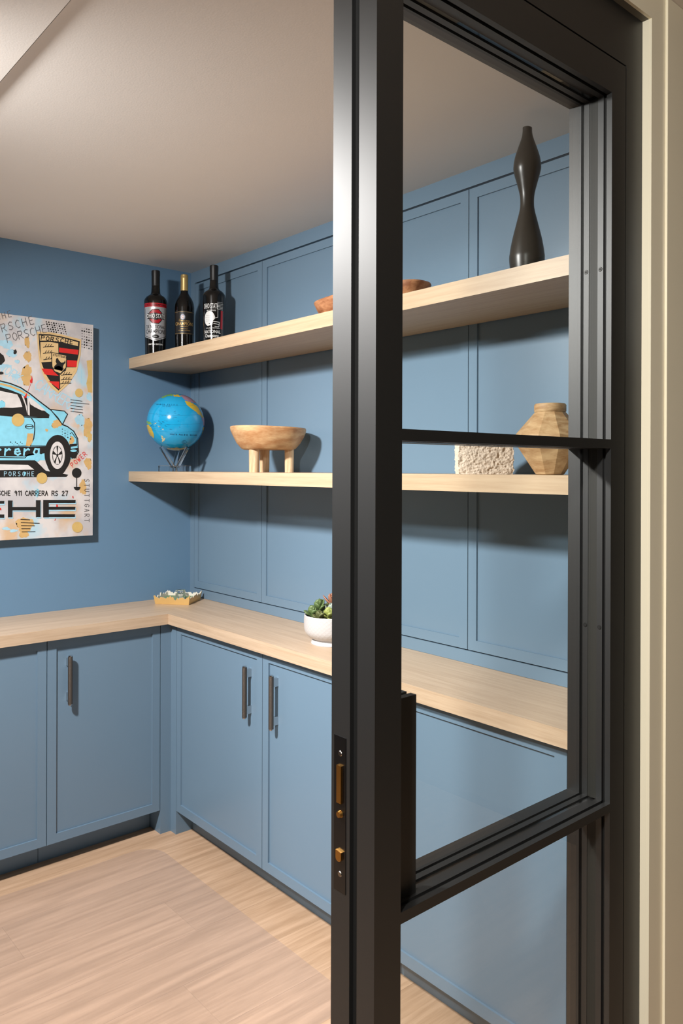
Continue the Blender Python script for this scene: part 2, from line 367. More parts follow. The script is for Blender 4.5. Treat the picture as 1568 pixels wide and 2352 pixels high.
def block_text(text, size, bold=0.010):
    cu = bpy.data.curves.new('tmp', 'FONT'); cu.body = text; cu.size = size; cu.align_x = 'CENTER'; cu.resolution_u = 2; cu.offset = bold * size
    o = bpy.data.objects.new('tmp', cu); COL.objects.link(o)
    dg = bpy.context.evaluated_depsgraph_get(); me = o.evaluated_get(dg).to_mesh()
    polys = [[(me.vertices[i].co.x, me.vertices[i].co.y) for i in p.vertices] for p in me.polygons]
    o.evaluated_get(dg).to_mesh_clear(); bpy.data.objects.remove(o); bpy.data.curves.remove(cu)
    return polys
def shift(polys, dx, dy, sx=1.0, sy=1.0):
    return [[(p[0] * sx + dx, p[1] * sy + dy) for p in pl] for pl in polys]

# ------------------------------------------------------------------ dimensions
H = 2.4378; ZC = 0.914; TC = 0.0431; D = 0.3092; D2 = 0.363
DS = 0.312; Z1 = 2.0053; T1 = 0.0466; Z2 = 1.500; T2 = 0.0446
FX = -0.279; FY = -0.333            # faces of the base doors (right run, left run)
DB = 0.099
YD, YB = -2.5, -2.4102              # near and far face of the steel door
# ------------------------------------------------------------------ setting
fl = box('floor', (-4.4, 1.2, -4.8, 0.1, -0.06, -0.014), 'subfloor', kind='structure', label='warm pale oak plank floor', cat='floor', bevel=0)
def plank(x0, x1, y0, y1):
    g = 0.00022; return box('plank', (x0 + g, x1 - g, y0 + g, y1 - g, -0.014, 0.0), 'oak_floor', fl)
PW = 0.215; rows = [-1.02 + PW * k for k in range(5, -18, -1)]
known = {-0.59: [-1.035], -0.805: [-0.558], -1.02: [], -1.235: [-0.7265], -1.45: [-2.1]}
rr = random.Random(3)
for ytop in rows:
    y1, y0 = min(ytop, 0.0), ytop - PW
    if y1 - y0 < 0.02 or y0 < -4.85: continue
    xs = None
    for k, v in known.items():
        if abs(k - ytop) < 0.03: xs = sorted(v)
    if xs is None: xs = [rr.uniform(-2.6, -0.9)]
    if not xs or xs[0] > -2.3: xs = [(xs[0] if xs else -0.95) - 1.9] + xs
    edges = [-4.3] + [x for x in xs if -4.1 < x < 0.9] + ([0.9] if (not xs or xs[-1] < 0.0) else [])
    for a, c in zip(edges[:-1], edges[1:]):
        if c - a > 0.05: plank(a, c, y0, y1)
ZSO = H - 0.006; XSO = -1.2745         # board left of the open joint hangs a little lower
ce = boxes('ceiling', [(XSO + 0.0055, 1.2, -2.46, 0.1, H, H + 0.04), (-4.4, 1.2, -4.8, -2.46, H, H + 0.04), (-4.4, 1.2, -4.8, 0.1, H + 0.04, H + 0.08)], 'ceiling_white', kind='structure', label='off-white painted ceiling', cat='ceiling')
box('soffit_panel', (-4.3, XSO, -2.455, 0.05, ZSO, H + 0.04), 'ceiling_white', ce)
box('wall_back', (-4.3, 0.12, 0.0, 0.1, -0.05, H), 'blue_wall', kind='structure', label='blue painted wall behind the car painting', cat='wall')
wr = box('wall_right', (0.019, 0.12, -2.41, 0.0, -0.05, H), 'blue_cabinet', kind='structure', label='blue panelled wall behind the floating shelves', cat='wall')
box('wall_left', (-4.3, -4.2, -2.4, 0.0, -0.05, H), 'blue_wall', kind='structure', label='blue painted wall out of view on the left', cat='wall')
ZF = 2.3785                           # underside of the casing head
XJ0, XJ = -1.857, -0.4462             # opening between left and right casing
boxes('wall_front', [(XJ, 0.019, -2.512, -2.41, -0.014, H), (-4.3, XJ0, -2.512, -2.41, -0.014, H), (XJ0, XJ, -2.512, -2.41, ZF, H)], 'hall_beige',
      kind='structure', label='wall holding the black steel doorway', cat='wall')
boxes('wall_hall_right', [(1.0, 1.1, -4.7, -2.42, -0.014, H), (0.12, 1.0, -2.512, -2.42, -0.014, H)], 'hall_beige', kind='structure', label='beige hallway wall right of the doorway', cat='wall')
box('wall_hall_left', (-4.3, -4.2, -4.7, -2.42, -0.014, H), 'hall_beige', kind='structure', label='beige hallway wall left of the camera', cat='wall')
box('wall_hall_back', (-4.2, 1.0, -4.7, -4.6, -0.014, H), 'hall_beige', kind='structure', label='beige hallway wall behind the camera', cat='wall')

# panelled right wall: thin-framed flush panels, fascia above, upstand below, scribe strip in the corner
PZ0, PZ1 = 0.957, 2.3775
edges = [-0.0385, -0.5865, -1.140, -1.6935, -2.247]
def shaker_r(name, y1, y0, z0, z1, face, th, fw, rec, mat, parent, centre='centre_panel'):
    """framed panel facing -x; y1 > y0"""
    x0, x1 = face, face + th
    f = boxes(name, [(x0, x1, y1 - fw, y1, z0, z1), (x0, x1, y0, y0 + fw, z0, z1), (x0, x1, y0 + fw, y1 - fw, z0, z0 + fw), (x0, x1, y0 + fw, y1 - fw, z1 - fw, z1)], mat, parent)
    box(centre, (x0 + rec, x1, y0 + fw, y1 - fw, z0 + fw, z1 - fw), mat, f)
    return f
def shaker_b(name, x0, x1, z0, z1, face, th, fw, rec, mat, parent, centre='centre_panel'):
    """framed panel facing -y"""
    y0, y1 = face, face + th
    f = boxes(name, [(x0, x0 + fw, y0, y1, z0, z1), (x1 - fw, x1, y0, y1, z0, z1), (x0 + fw, x1 - fw, y0, y1, z0, z0 + fw), (x0 + fw, x1 - fw, y0, y1, z1 - fw, z1)], mat, parent)
    box(centre, (x0 + fw, x1 - fw, y0 + rec, y1, z0 + fw, z1 - fw), mat, f)
    return f
for a, c in zip(edges[:-1], edges[1:]):
    shaker_r('panel', a - 0.0015, c + 0.0015, PZ0, PZ1, 0.0, 0.018, 0.032, 0.006, 'blue_cabinet', wr)
box('fascia', (0.0, 0.019, -2.41, 0.0, PZ1 + 0.007, H), 'blue_cabinet', wr)
box('upstand', (0.0, 0.019, -2.41, 0.0, ZC + 0.0005, PZ0 - 0.004), 'blue_cabinet', wr)
box('scribe_strip', (0.0005, 0.019, edges[0] + 0.0015, 0.0, PZ0 - 0.004, PZ1 + 0.007), 'blue_cabinet', wr)
box('scribe_strip', (0.0005, 0.019, -2.41, edges[-1] - 0.0015, PZ0 - 0.004, PZ1 + 0.007), 'blue_cabinet', wr)

# ------------------------------------------------------------------ worktop and base cabinets
CT = thing('countertop', (-0.16, -0.2, ZC - TC), 'pale oak L-shaped worktop running over the blue base cabinets', 'countertop')
bm = bmesh.new()   # run along the panelled wall, mitred at the inner corner
def prism(bm, pts, z0, z1):
    A = [bm.verts.new((p[0], p[1], z0)) for p in pts]; B = [bm.verts.new((p[0], p[1], z1)) for p in pts]; n = len(pts)
    bm.faces.new(A[::-1]); bm.faces.new(B)
    for k in range(n): bm.faces.new((A[k], A[(k + 1) % n], B[(k + 1) % n], B[k]))
prism(bm, [(0, -0.001), (-D, -D2), (-D, -2.409), (0, -2.409)], ZC - TC, ZC)
bmesh.ops.recalc_face_normals(bm, faces=bm.faces); finish('worktop_run', bm, 'oak_counter', CT)
bm = bmesh.new(); prism(bm, [(-0.0002, -0.001), (-3.19, -0.001), (-3.19, -D2), (-D - 0.0002, -D2)], ZC - TC, ZC)
bmesh.ops.recalc_face_normals(bm, faces=bm.faces); finish('worktop_run', bm, 'oak_counter_x', CT)
ZT = ZC - TC - 0.003   # top of doors
def handle(door, base, nrm, z0=0.6145, z1=0.803):
    """knurled bar on two chrome posts; base = point on the door face (x, y), nrm = outward unit"""
    nx, ny = nrm; bxp = (base[0] + nx * 0.027, base[1] + ny * 0.027)
    bm = bmesh.new(); tube(bm, (bxp[0], bxp[1], z0 + 0.004), (bxp[0], bxp[1], z1 - 0.004), 0.0088, seg=24)
    finish('handle_bar', bm, 'knurled_bronze', door, smooth=50, label='knurled dark bronze bar')
    for zc in (z0, z1):
        bm = bmesh.new(); tube(bm, (bxp[0], bxp[1], min(zc, zc + (0.004 if zc == z0 else -0.004))), (bxp[0], bxp[1], max(zc, zc + (0.004 if zc == z0 else -0.004))), 0.0078, 0.0078, 24)
        finish('end_cap', bm, 'chrome', door, smooth=50)
    for zc in (z0 + 0.029, z1 - 0.027):
        tx, ty = -ny, nx; bm = bmesh.new()
        a = Vector((base[0], base[1], zc)); hw = 0.0055
        c = [a.x - abs(tx) * hw, a.x + abs(tx) * hw, a.y - abs(ty) * hw, a.y + abs(ty) * hw]
        if nx: c[0], c[1] = sorted((a.x, bxp[0] - nx * 0.006))
        else: c[2], c[3] = sorted((a.y, bxp[1] - ny * 0.006))
        bx(bm, *c, zc - 0.0145, zc + 0.0145); finish('handle_post', bm, 'chrome', door, bevel=0.0006, label='polished steel handle post')
def base_right(y1, y0, label, doors, handles):
    t = thing('base_cabinet', ((FX + 0) / 2, (y0 + y1) / 2, 0), label, 'cabinet', 'blue base cabinets under the worktop')
    box('body', (FX + 0.0195, 0.0, y0 + 0.001, y1 - 0.001, DB, ZC - TC), 'blue_cabinet', t)
    box('toe_kick', (FX + 0.076, FX + 0.09, y0 + 0.001, y1 - 0.001, 0, DB), 'toe_kick_blue', t)
    for (a, c), hy in zip(doors, handles):
        d = shaker_r('door', a - 0.0015, c + 0.0015, DB, ZT, FX, 0.019, 0.034, 0.007, 'blue_cabinet', t)
        if hy is not None: handle(d, (FX + 0.007, hy), (-1, 0))
    return t
def base_left(x0, x1, label, hx):
    t = thing('base_cabinet', ((x0 + x1) / 2, FY / 2, 0), label, 'cabinet', 'blue base cabinets under the worktop')
    box('body', (x0 + 0.001, x1 - 0.001, FY + 0.0195, -0.001, DB, ZC - TC), 'blue_cabinet', t)
    box('toe_kick', (x0 + 0.001, x1 - 0.001, FY + 0.09, FY + 0.104, 0, DB), 'toe_kick_blue', t)
    d = shaker_b('door', x0 + 0.0015, x1 - 0.0015, DB, ZT, FY, 0.019, 0.034, 0.007, 'blue_cabinet', t)
    if hx is not None: handle(d, (hx, FY + 0.007), (0, -1))
    return t
base_right(-0.379, -1.612, 'blue two-door base cabinet right of the inner corner, with a pair of bar handles', [(-0.379, -0.9945), (-0.9945, -1.612)], [-0.911, -1.075])
base_right(-1.612, -2.229, 'blue base cabinet seen through the lower glass panes of the black door', [(-1.612, -2.229)], [-1.70])
base_left(-0.795, -0.328, 'blue one-door base cabinet left of the inner corner, handle near its left edge', -0.7145)
base_left(-1.262, -0.795, 'blue base cabinet cut off by the left edge of the photo', -1.18)
t3 = thing('trim_3', (-0.3, -0.36, 0), 'blue corner filler posts between the two cabinet runs', 'trim', kind='structure')
box('filler_post', (-0.3265, FX, FY, FY + 0.11, 0, ZC - TC), 'blue_cabinet', t3)
box('filler_post', (FX, FX + 0.076 + 0.02, -0.3775, FY, 0, ZC - TC), 'blue_cabinet', t3)
box('trim_4', (FX, FX + 0.09, -2.409, -2.2305, 0, ZC - TC), 'blue_cabinet', kind='structure', label='blue filler strip beside the doorway wall', cat='trim')

# ------------------------------------------------------------------ shelves
box('floating_shelf', (-DS, -0.0005, -2.409, -0.001, Z1 - T1, Z1), 'oak_shelf', bevel=0.0012, label='upper pale oak floating shelf holding the wine bottles', cat='shelf', group='floating oak shelves')
box('floating_shelf', (-DS, -0.0005, -2.409, -0.001, Z2 - T2, Z2), 'oak_shelf', bevel=0.0012, label='middle pale oak floating shelf holding the globe', cat='shelf', group='floating oak shelves')
# ------------------------------------------------------------------ steel door, its frame and the casing
def member(name, parent, axis, a0, a1, c_in0, c_in1, sides, full=None):
    """bar of the glazed leaf: a0..a1 along its length, c_in0..c_in1 across; flanges near and far, recessed core between.
       sides: which of the two across-sides carry a glazing rebate (-1 low, +1 high)"""
    cs = []
    rec = 0.006
    for (ya, yb) in ((YD, -2.4894), (-2.436, YB)): cs.append((c_in0, c_in1, ya, yb))
    lo = c_in0 + (rec if -1 in sides else 0); hi = c_in1 - (rec if 1 in sides else 0)
    cs.append((lo, hi, -2.4894, -2.436))
    L = []
    for (p, q_, ya, yb) in cs:
        if p >= q_: p, q_ = (c_in0 + c_in1) / 2 - 0.002, (c_in0 + c_in1) / 2 + 0.002
        L.append((p, q_, ya, yb, a0, a1) if axis == 'z' else (a0, a1, ya, yb, p, q_))
    return boxes(name, L, 'black_steel', parent, bevel=0.0006)
XL0, XL1 = -1.1517, -1.1013           # lock stile
XH0, XH1 = -0.558, -0.510             # hinge stile
ZTOP, ZG = 2.2700, 2.2071
dr = thing('door_1', (-0.83, -2.455, 0.004), 'black steel framed glass door leaf with slim muntins', 'door', kind='structure')
# lock stile: two strips with a dark groove in the leading edge
st = boxes('lock_stile', [(XL0, XL1, YD, -2.4651, 0.008, ZTOP), (XL0 + 0.009, XL1 - 0.006, -2.4651, -2.4497, 0.008, ZTOP), (XL0, XL1, -2.4497, YB, 0.008, ZTOP)], 'black_steel', dr, bevel=0.0009)
box('edge_groove', (XL0 + 0.0075, XL0 + 0.009, -2.4651, -2.4497, 0.008, ZTOP), 'groove_black', st)
member('hinge_stile', dr, 'z', 0.008, ZTOP, XH0, XH1, (-1,))
member('top_rail', dr, 'x', XL1, XH0, ZG, ZTOP, (-1,))
member('bottom_rail', dr, 'x', XL1, XH0, 0.008, 0.11, (1,))
ML = [(1.5525, 1.5690), (0.8825, 0.8985)]
for z0, z1 in ML:
    boxes('muntin', [(XL1, XH0, YD, -2.4894, z0, z1), (XL1, XH0, -2.4894, -2.436, z0 + 0.004, z1 - 0.004), (XL1, XH0, -2.436, YB, z0, z1)], 'black_steel', dr, bevel=0.0006)
lites = [(0.11, 0.8825), (0.8985, 1.5525), (1.5690, ZG)]
for i, (z0, z1) in enumerate(lites):
    box('glass_pane', (XL1 - 0.004, XH0 + 0.004, -2.4652, -2.4592, z0 + 0.0005, z1 - 0.0005), 'door_glass', dr)
    for y0, y1 in ((-2.4832, -2.4716), (-2.4534, -2.4423)):
        bw = 0.0062
        bd = boxes('glazing_bead', [(XH0 - 0.0002, XH0 + bw, y0, y1, z0, z1), (XL1 - bw, XL1 + 0.0002, y0, y1, z0, z1),
                                    (XL1, XH0, y0, y1, z0 - 0.004, z0 + 0.0004), (XL1, XH0, y0, y1, z1 - 0.0004, z1 + 0.004)], 'black_steel', dr)
        if i > 0:
            zs = [1.886] if i == 2 else [1.220]
            for zz in zs:
                bm = bmesh.new(); yc = (y0 + y1) / 2
                tube(bm, (XH0 - 0.0003, yc, zz), (XH0 - 0.0011, yc, zz), 0.0042, 0.0036, 16); finish('screw_head', bm, 'screw_dark', bd)
                bm = bmesh.new(); tube(bm, (XH0 - 0.0011, yc, zz), (XH0 - 0.0013, yc, zz), 0.0019, 0.0019, 6); finish('screw_socket', bm, 'groove_black', bd)
    boxes('gasket', [(XH0 + 0.0005, XH0 + 0.006, -2.4716, -2.4534, z0, z1)], 'gasket', dr)
# mortice lock in the leading edge
lp = box('lock_plate', (XL0 - 0.0008, XL0 + 0.0005, -2.4418, -2.4169, 0.917, 1.136), 'lock_black', dr)
box('dead_bolt', (XL0 - 0.004, XL0, -2.4352, -2.4256, 1.0428, 1.0957), 'brass', lp, bevel=0.0008, label='brass dead bolt')
bm = bmesh.new(); tube(bm, (XL0, -2.4309, 1.027), (XL0 - 0.005, -2.4309, 1.027), 0.0058, 0.0042, 20); finish('roller_bolt', bm, 'brass', lp, smooth=40, label='small round brass bolt')
bm = bmesh.new()
pts = [(-2.4358, 0.9745), (-2.4242, 0.9760)] + [(-2.43 + 0.0058 * math.cos(a), 0.9655 - 0.005 * math.sin(a)) for a in [pi * k / 8 for k in range(9)]]
A = [bm.verts.new((XL0, p[0], p[1])) for p in pts]; B = [bm.verts.new((XL0 - 0.004, p[0], p[1])) for p in pts]
bm.faces.new(A); bm.faces.new(B[::-1])
for k in range(len(pts)): bm.faces.new((A[k], A[(k + 1) % len(pts)], B[(k + 1) % len(pts)], B[k]))
bmesh.ops.recalc_face_normals(bm, faces=bm.faces); finish('latch_bolt', bm, 'brass', lp, label='brass latch bolt')
for zz in (1.112, 0.942):
    bm = bmesh.new(); tube(bm, (XL0 - 0.0007, -2.430, zz), (XL0 - 0.0016, -2.430, zz), 0.0042, 0.0034, 16); finish('screw', bm, 'steel', lp)
lb = box('lock_case', (XL1 - 0.001, -1.0485, -2.478, -2.4665, 0.899, 1.1865), 'black_steel', dr, bevel=0.001)
box('lock_case', (XL1 - 0.001, -1.0485, -2.4585, -2.4440, 0.899, 1.1865), 'black_steel', dr, bevel=0.001)

fr = thing('trim_1', (-1.15, -2.455, 0), 'black steel door frame around the glass door', 'door frame', kind='structure')
boxes('jamb', [(XH1 + 0.004, XJ, YD + 0.001, -2.4125, 0, ZF)], 'black_steel', fr, bevel=0.0008)
boxes('jamb', [(XJ0, XJ0 + 0.056, YD + 0.001, -2.4125, 0, ZF)], 'black_steel', fr, bevel=0.0008)
boxes('head', [(XJ0 + 0.056, XH1 + 0.004, YD + 0.001, -2.4125, ZTOP + 0.004, ZF)], 'black_steel', fr, bevel=0.0008)
ca = thing('trim_2', (-1.15, -2.515, 0), 'cream painted casing around the black doorway', 'door casing', kind='structure')
YC, YC2 = -2.5177, -2.5225
boxes('casing_leg', [(XJ, -0.392, YC, -2.512, 0, ZF), (-0.392, -0.30, YC2, -2.512, 0, H - 0.0005)], 'casing_cream', ca, bevel=0.0012)
boxes('casing_leg', [(-1.911, XJ0, YC, -2.512, 0, ZF), (-2.003, -1.911, YC2, -2.512, 0, H - 0.0005)], 'casing_cream', ca, bevel=0.0012)
boxes('casing_head', [(-1.911, -0.392, YC, -2.512, ZF, H - 0.0005)], 'casing_cream', ca, bevel=0.0012)
boxes('stop', [(XJ - 0.0002, XJ + 0.002, -2.512, YD + 0.001, 0, ZF)], 'casing_cream', ca)

# ------------------------------------------------------------------ lamps
def spotlight(d, label):
    P = Vector(d['loc']); ax = Vector(d['aim']).normalized(); r = d['size'] / 2; zc = ZSO if P.y > -2.4 else H
    t = thing('unseen_spotlight', (P.x, P.y, P.z - 0.1), label, 'spotlight', 'tilted ceiling spotlights')
    bm = bmesh.new(); tube(bm, P - ax * 0.10, P - ax * 0.006, r, r + 0.018, 32); finish('head', bm, 'ceiling_white', t, smooth=40)
    bm = bmesh.new(); tube(bm, P - ax * 0.0058, P - ax * 0.003, r + 0.012, r + 0.012, 32); finish('lens', bm, 'lamp_lens', t)
    bm = bmesh.new(); tube(bm, P - ax * 0.06 + Vector((0, 0, 0.03)), Vector((P.x - ax.x * 0.06, P.y - ax.y * 0.06, zc)), 0.012, 0.012, 16); finish('stem', bm, 'ceiling_white', t, smooth=40)
spotlight(ROOM_STROBE, 'white tilted ceiling spotlight added in place of an unseen strobe, aimed at the shelves of the blue room')
spotlight(HALL_LAMP, 'white tilted ceiling spotlight in the hallway, aimed at the doorway')

# ------------------------------------------------------------------ chair mat
bm = bmesh.new()
x1, y1, x0, y0, r = -0.388, -0.40, -1.75, -1.62, 0.10
pts = []
for cx, cy, a in ((x1 - r, y1 - r, 0), (x0 + r, y1 - r, 90), (x0 + r, y0 + r, 180), (x1 - r, y0 + r, 270)):
    pts += [(cx + r * math.cos(math.radians(a + 9 * k)), cy + r * math.sin(math.radians(a + 9 * k))) for k in range(11)]
prism(bm, pts, 0.0004, 0.0028)
finish('chair_mat', bm, 'mat_plastic', label='clear plastic chair mat with rounded corner lying on the oak floor', cat='mat')

# ------------------------------------------------------------------ wine bottles
def view_frame(c):
    d = Vector((CAM.x - c[0], CAM.y - c[1])); d.normalize(); return d, Vector((-d.y, d.x))   # towards viewer, to the viewer's right... (rotated +90)
def bottle(c, prof, caps, label, capmat, decals, split):
    t = thing('wine_bottle', c, label, 'bottle', 'wine bottles on the upper shelf')
    bm = bmesh.new(); lathe(bm, [p for p in prof if p[1] <= split + 1e-6], c, 48); finish('glass_body', bm, 'bottle_glass', t, smooth=35)
    bm = bmesh.new(); lathe(bm, caps, c, 48); finish('capsule', bm, capmat, t, smooth=35)
    d, rgt = view_frame(c); rgt = -rgt if rgt.dot(Vector((RT.x, RT.y))) < 0 else rgt
    def rad(h):
        for (r0, h0), (r1, h1) in zip(prof[:-1], prof[1:]):
            if h0 <= h <= h1 and h1 > h0: return r0 + (r1 - r0) * (h - h0) / (h1 - h0)
        return prof[-1][0]
    def mp(off):
        def f(s, h, e=0.0):
            r = rad(h) + off + e; a = s / 0.05
            v = d * math.cos(a) * r + rgt * math.sin(a) * r
            return Vector((c[0] + v.x, c[1] + v.y, c[2] + h))
        return f
    for k, (nm, mat, polys, lay) in enumerate(decals):
        flat(polys, mp(0.0003 + 0.00025 * lay), nm, mat, t, maxlen=0.011, **({'kind': 'stuff'} if len(polys) > 4 and not nm.startswith('emblem') else {}))
    return t
rect = lambda a, b_, c, d: [[(a, b_), (c, b_), (c, d), (a, d)]]
bt = block_text
# bottle with the silver label
hb = 0.379; r = 0.0502
prof = [(0.040, 0.0), (0.0448, 0.004), (0.0452, 0.03), (0.0495, 0.20), (r, 0.236)] + [(p[0], p[1]) for p in smoothprof([(r, 0.2395), (0.0478, 0.250), (0.0395, 0.262), (0.028, 0.270), (0.0205, 0.279), (0.0186, 0.300), (0.0178, 0.311)], 4)]
caps = [(0.0180, 0.311), (0.0180, 0.355), (0.0186, 0.357), (0.0186, 0.377), (0.0165, 0.379)]
O = []
oct_o = [(-.0105, .0235), (.0105, .0235), (.021, .0125), (.021, -.0125), (.0105, -.0235), (-.0105, -.0235), (-.021, -.0125), (-.021, .0125)]
def octring(s0, s1, cy):
    out = []
    for k in range(8):
        a, b_ = oct_o[k], oct_o[(k + 1) % 8]
        out.append([(a[0] * s0, a[1] * s0 + cy), (b_[0] * s0, b_[1] * s0 + cy), (b_[0] * s1, b_[1] * s1 + cy), (a[0] * s1, a[1] * s1 + cy)])
    return out
cy = 0.170
dec = [('red_band', 'label_red', rect(-0.062, 0.2115, 0.062, 0.2285), 0), ('silver_label', 'label_silver', [[(-0.062, 0.2115), (-0.062, 0.083), (0.0, 0.063), (0.062, 0.083), (0.062, 0.2115)]], 0),
       ('band_lettering', 'ink_black', hand('STATE CHAMPIONS', -0.055, 0.216, 0.008, 0.0012, flip=-1, adv=0.9), 1),
       ('emblem_outline', 'ink_black', octring(1.36, 0.50, cy), 1), ('emblem', 'label_red', octring(1.22, 0.66, cy), 2),
       ('label_edge', 'ink_black', ribbon([(-0.060, 0.088), (0.0, 0.068), (0.060, 0.088)], 0.0022) + ribbon([(-0.0545, 0.205), (-0.0545, 0.09)], 0.0016) + ribbon([(0.0545, 0.205), (0.0545, 0.09)], 0.0016), 1),
       ('emblem_banner', 'ink_black', rect(-0.039, cy - 0.0115, 0.041, cy + 0.0135), 3),
       ('emblem_lettering', 'ink_white', shift(bt('OHIO STATE', 0.0175), 0.001, cy - 0.0075, 0.86, 1.5), 4),
       ('label_lettering', 'ink_black', shift(bt('2X NATIONAL', 0.0165), 0, 0.1185, 0.86, 1.2) + shift(bt('CHAMPIONS', 0.0195), 0, 0.096, 0.90, 1.3), 1),
       ('football', 'ink_black', [ell(0.0, 0.0825, 0.017, 0.0085)], 1), ('football_laces', 'label_silver', rect(-0.006, 0.0815, 0.006, 0.0835), 2),
       ('foot_lettering', 'ink_white', shift(bt('LIMITED EDITION', 0.0088), 0, 0.046, 1.05, 1.0), 0)]
bottle((-0.245, -0.122, Z1), prof, caps, 'dark wine bottle with a silver and red label, black capsule, nearest the blue wall', 'capsule_black', dec, 0.311)
# gold capsule bottle
prof = [(0.036, 0.0), (0.0405, 0.004), (0.0415, 0.05), (0.043, 0.19), (0.043, 0.215)] + smoothprof([(0.043, 0.218), (0.0405, 0.238), (0.033, 0.256), (0.0225, 0.272), (0.0172, 0.284), (0.0163, 0.293)], 4)
caps = [(0.0166, 0.292), (0.0160, 0.340), (0.0168, 0.344), (0.0168, 0.350), (0.0160, 0.352), (0.0160, 0.361), (0.0145, 0.363)]
dec = [('black_label', 'label_black', rect(-0.060, 0.095, 0.060, 0.197), 0), ('label_rule', 'ink_gold', ribbon([(-0.06, 0.192), (0.06, 0.192)], 0.0008), 1), ('label_rule', 'ink_gold', ribbon([(-0.06, 0.099), (0.06, 0.099)], 0.0008), 1),
       ('badge', 'ink_white', [ell(-0.008, 0.170, 0.0125, 0.0125)], 1), ('badge_ring', 'ink_blue', ring(-0.008, 0.170, 0.0115, 0.0115, 0.002), 2), ('badge_letter', 'label_red', ring(-0.008, 0.170, 0.0062, 0.0062, 0.0026, 16, 40, 320), 2),
       ('label_lettering', 'ink_gold', shift(bt('CHAMPIONS', 0.0195), 0.0, 0.134, 0.95, 1.05) + shift(bt('WORLD SERIES', 0.0068), 0, 0.151, 1.3, 1.0) + shift(bt('2016', 0.006), -0.022, 0.158, 1.1, 1.0) + shift(bt('CHICAGO', 0.0075), 0, 0.126, 1.2, 1)
        + shift(bt('NAPA VALLEY', 0.005), 0, 0.117, 1.2, 1) + shift(bt('RED WINE CALIFORNIA', 0.005), 0, 0.110, 1.2, 1), 1)]
bottle((-0.145, -0.197, Z1), prof, caps, 'dark wine bottle with a gold capsule and black label, middle of the three', 'capsule_gold', dec, 0.2935)
# printed bottle
r = 0.0478
prof = [(0.038, 0.0), (0.0425, 0.004), (0.043, 0.03), (0.047, 0.20), (r, 0.236)] + smoothprof([(r, 0.239), (0.0462, 0.249), (0.038, 0.260), (0.027, 0.268), (0.0200, 0.277), (0.0182, 0.297), (0.0176, 0.309)], 4)
caps = [(0.0178, 0.309), (0.0178, 0.350), (0.0184, 0.352), (0.0184, 0.372), (0.0163, 0.374)]
helm = ell(-0.022, 0.140, 0.027, 0.032, 24, 12, 250) + [(-0.028, 0.110), (-0.008, 0.114), (-0.004, 0.132), (0.004, 0.140)]
dots = [ell(-0.040 + 0.007 * i + (0.0035 if j % 2 else 0), 0.130 + 0.008 * j, 0.0013, 0.0013, 8) for i in range(4) for j in range(4)]
dec = [('print_white', 'ink_white', shift(bt('OHIO STATE', 0.0180), -0.017, 0.183, 0.70, 1.7) + shift(bt('BUCKEYES', 0.0075), -0.013, 0.172, 1.25, 1) + [helm]
        + ribbon([(0.018, 0.176), (0.018, 0.146), (0.006, 0.143)], 0.0016) + ribbon([(-0.005, 0.128), (0.026, 0.126), (0.024, 0.106), (0.004, 0.108)], 0.0022) + ribbon([(-0.002, 0.119), (0.024, 0.117)], 0.0018)
        + [ribbon([(0.014, 0.203 - 0.0058 * k), (0.046, 0.203 - 0.0058 * k)], 0.0012)[0] for k in range(5)] + [ell(0.016 + 0.0062 * k, 0.2095, 0.0014, 0.0014, 6) for k in range(5)]
        + shift(bt('COLLEGE FOOTBALL', 0.0062), -0.006, 0.0985, 1.2, 1) + shift(bt('NATIONAL', 0.0175), -0.010, 0.079, 0.98, 1.15) + shift(bt('Champions', 0.0185), -0.012, 0.062, 0.85, 1.1) + ribbon([(0.0475, 0.176), (0.0475, 0.06)], 0.0008), 0),
       ('print_red', 'label_red', rect(0.033, 0.098, 0.046, 0.176), 0), ('print_shell', 'ink_black', dots + [ell(-0.022, 0.119, 0.0022, 0.0022, 10)], 1)]
bottle((-0.108, -0.384, Z1), prof, caps, 'dark wine bottle printed with a white football helmet and red strip', 'capsule_black', dec, 0.309)

# ------------------------------------------------------------------ globe
GC = Vector((-0.168, -0.164, 0)); GR = 0.1255
GZ = 1.5128 + (PY - 971.9) / FPX * ((GC - Vector((CAM.x, CAM.y, 0))).dot(FW))
g = thing('globe', (GC.x, GC.y, Z2), 'blue world globe on a clear acrylic stand at the left end of the middle shelf', 'globe')
bm = bmesh.new(); bmesh.ops.create_uvsphere(bm, u_segments=64, v_segments=40, radius=GR)
bmesh.ops.translate(bm, verts=bm.verts, vec=(GC.x, GC.y, GZ))
ball = finish('ball', bm, 'globe_sea', g, smooth=2)
gd = Vector((CAM.x - GC.x, CAM.y - GC.y, CAM.z - GZ)).normalized(); gr = Vector((-gd.y, gd.x, 0)).normalized(); gu = gd.cross(gr).normalized()
if gr.dot(RT) < 0: gr = -gr
if gu.z < 0: gu = -gu
def gmap(off):
    def f(u, v, e=0.0):
        rr_ = math.hypot(u, v)
        if rr_ < 1e-9: q_ = gd
        else:
            a = rr_ * pi / 2                          # azimuthal: 1.0 = limb
            q_ = gd * math.cos(a) + (gr * (u / rr_) + gu * (v / rr_)) * math.sin(a)
        return Vector((GC.x, GC.y, GZ)) + q_ * (GR + off + e)
    return f
def disc(zx, zy):   # zoomed-photo pixels on the ball -> azimuthal coordinates
    u, v = (zx - 396.5) / 211, -(zy - 294) / 211; r_ = math.hypot(u, v)
    k = (math.asin(min(r_, 0.999)) / (pi / 2) / r_) if r_ > 1e-6 else 1
    if r_ > 0.995: k *= 1.12
    return (u * k, v * k)
GP = lambda pts: [disc(*p) for p in pts]
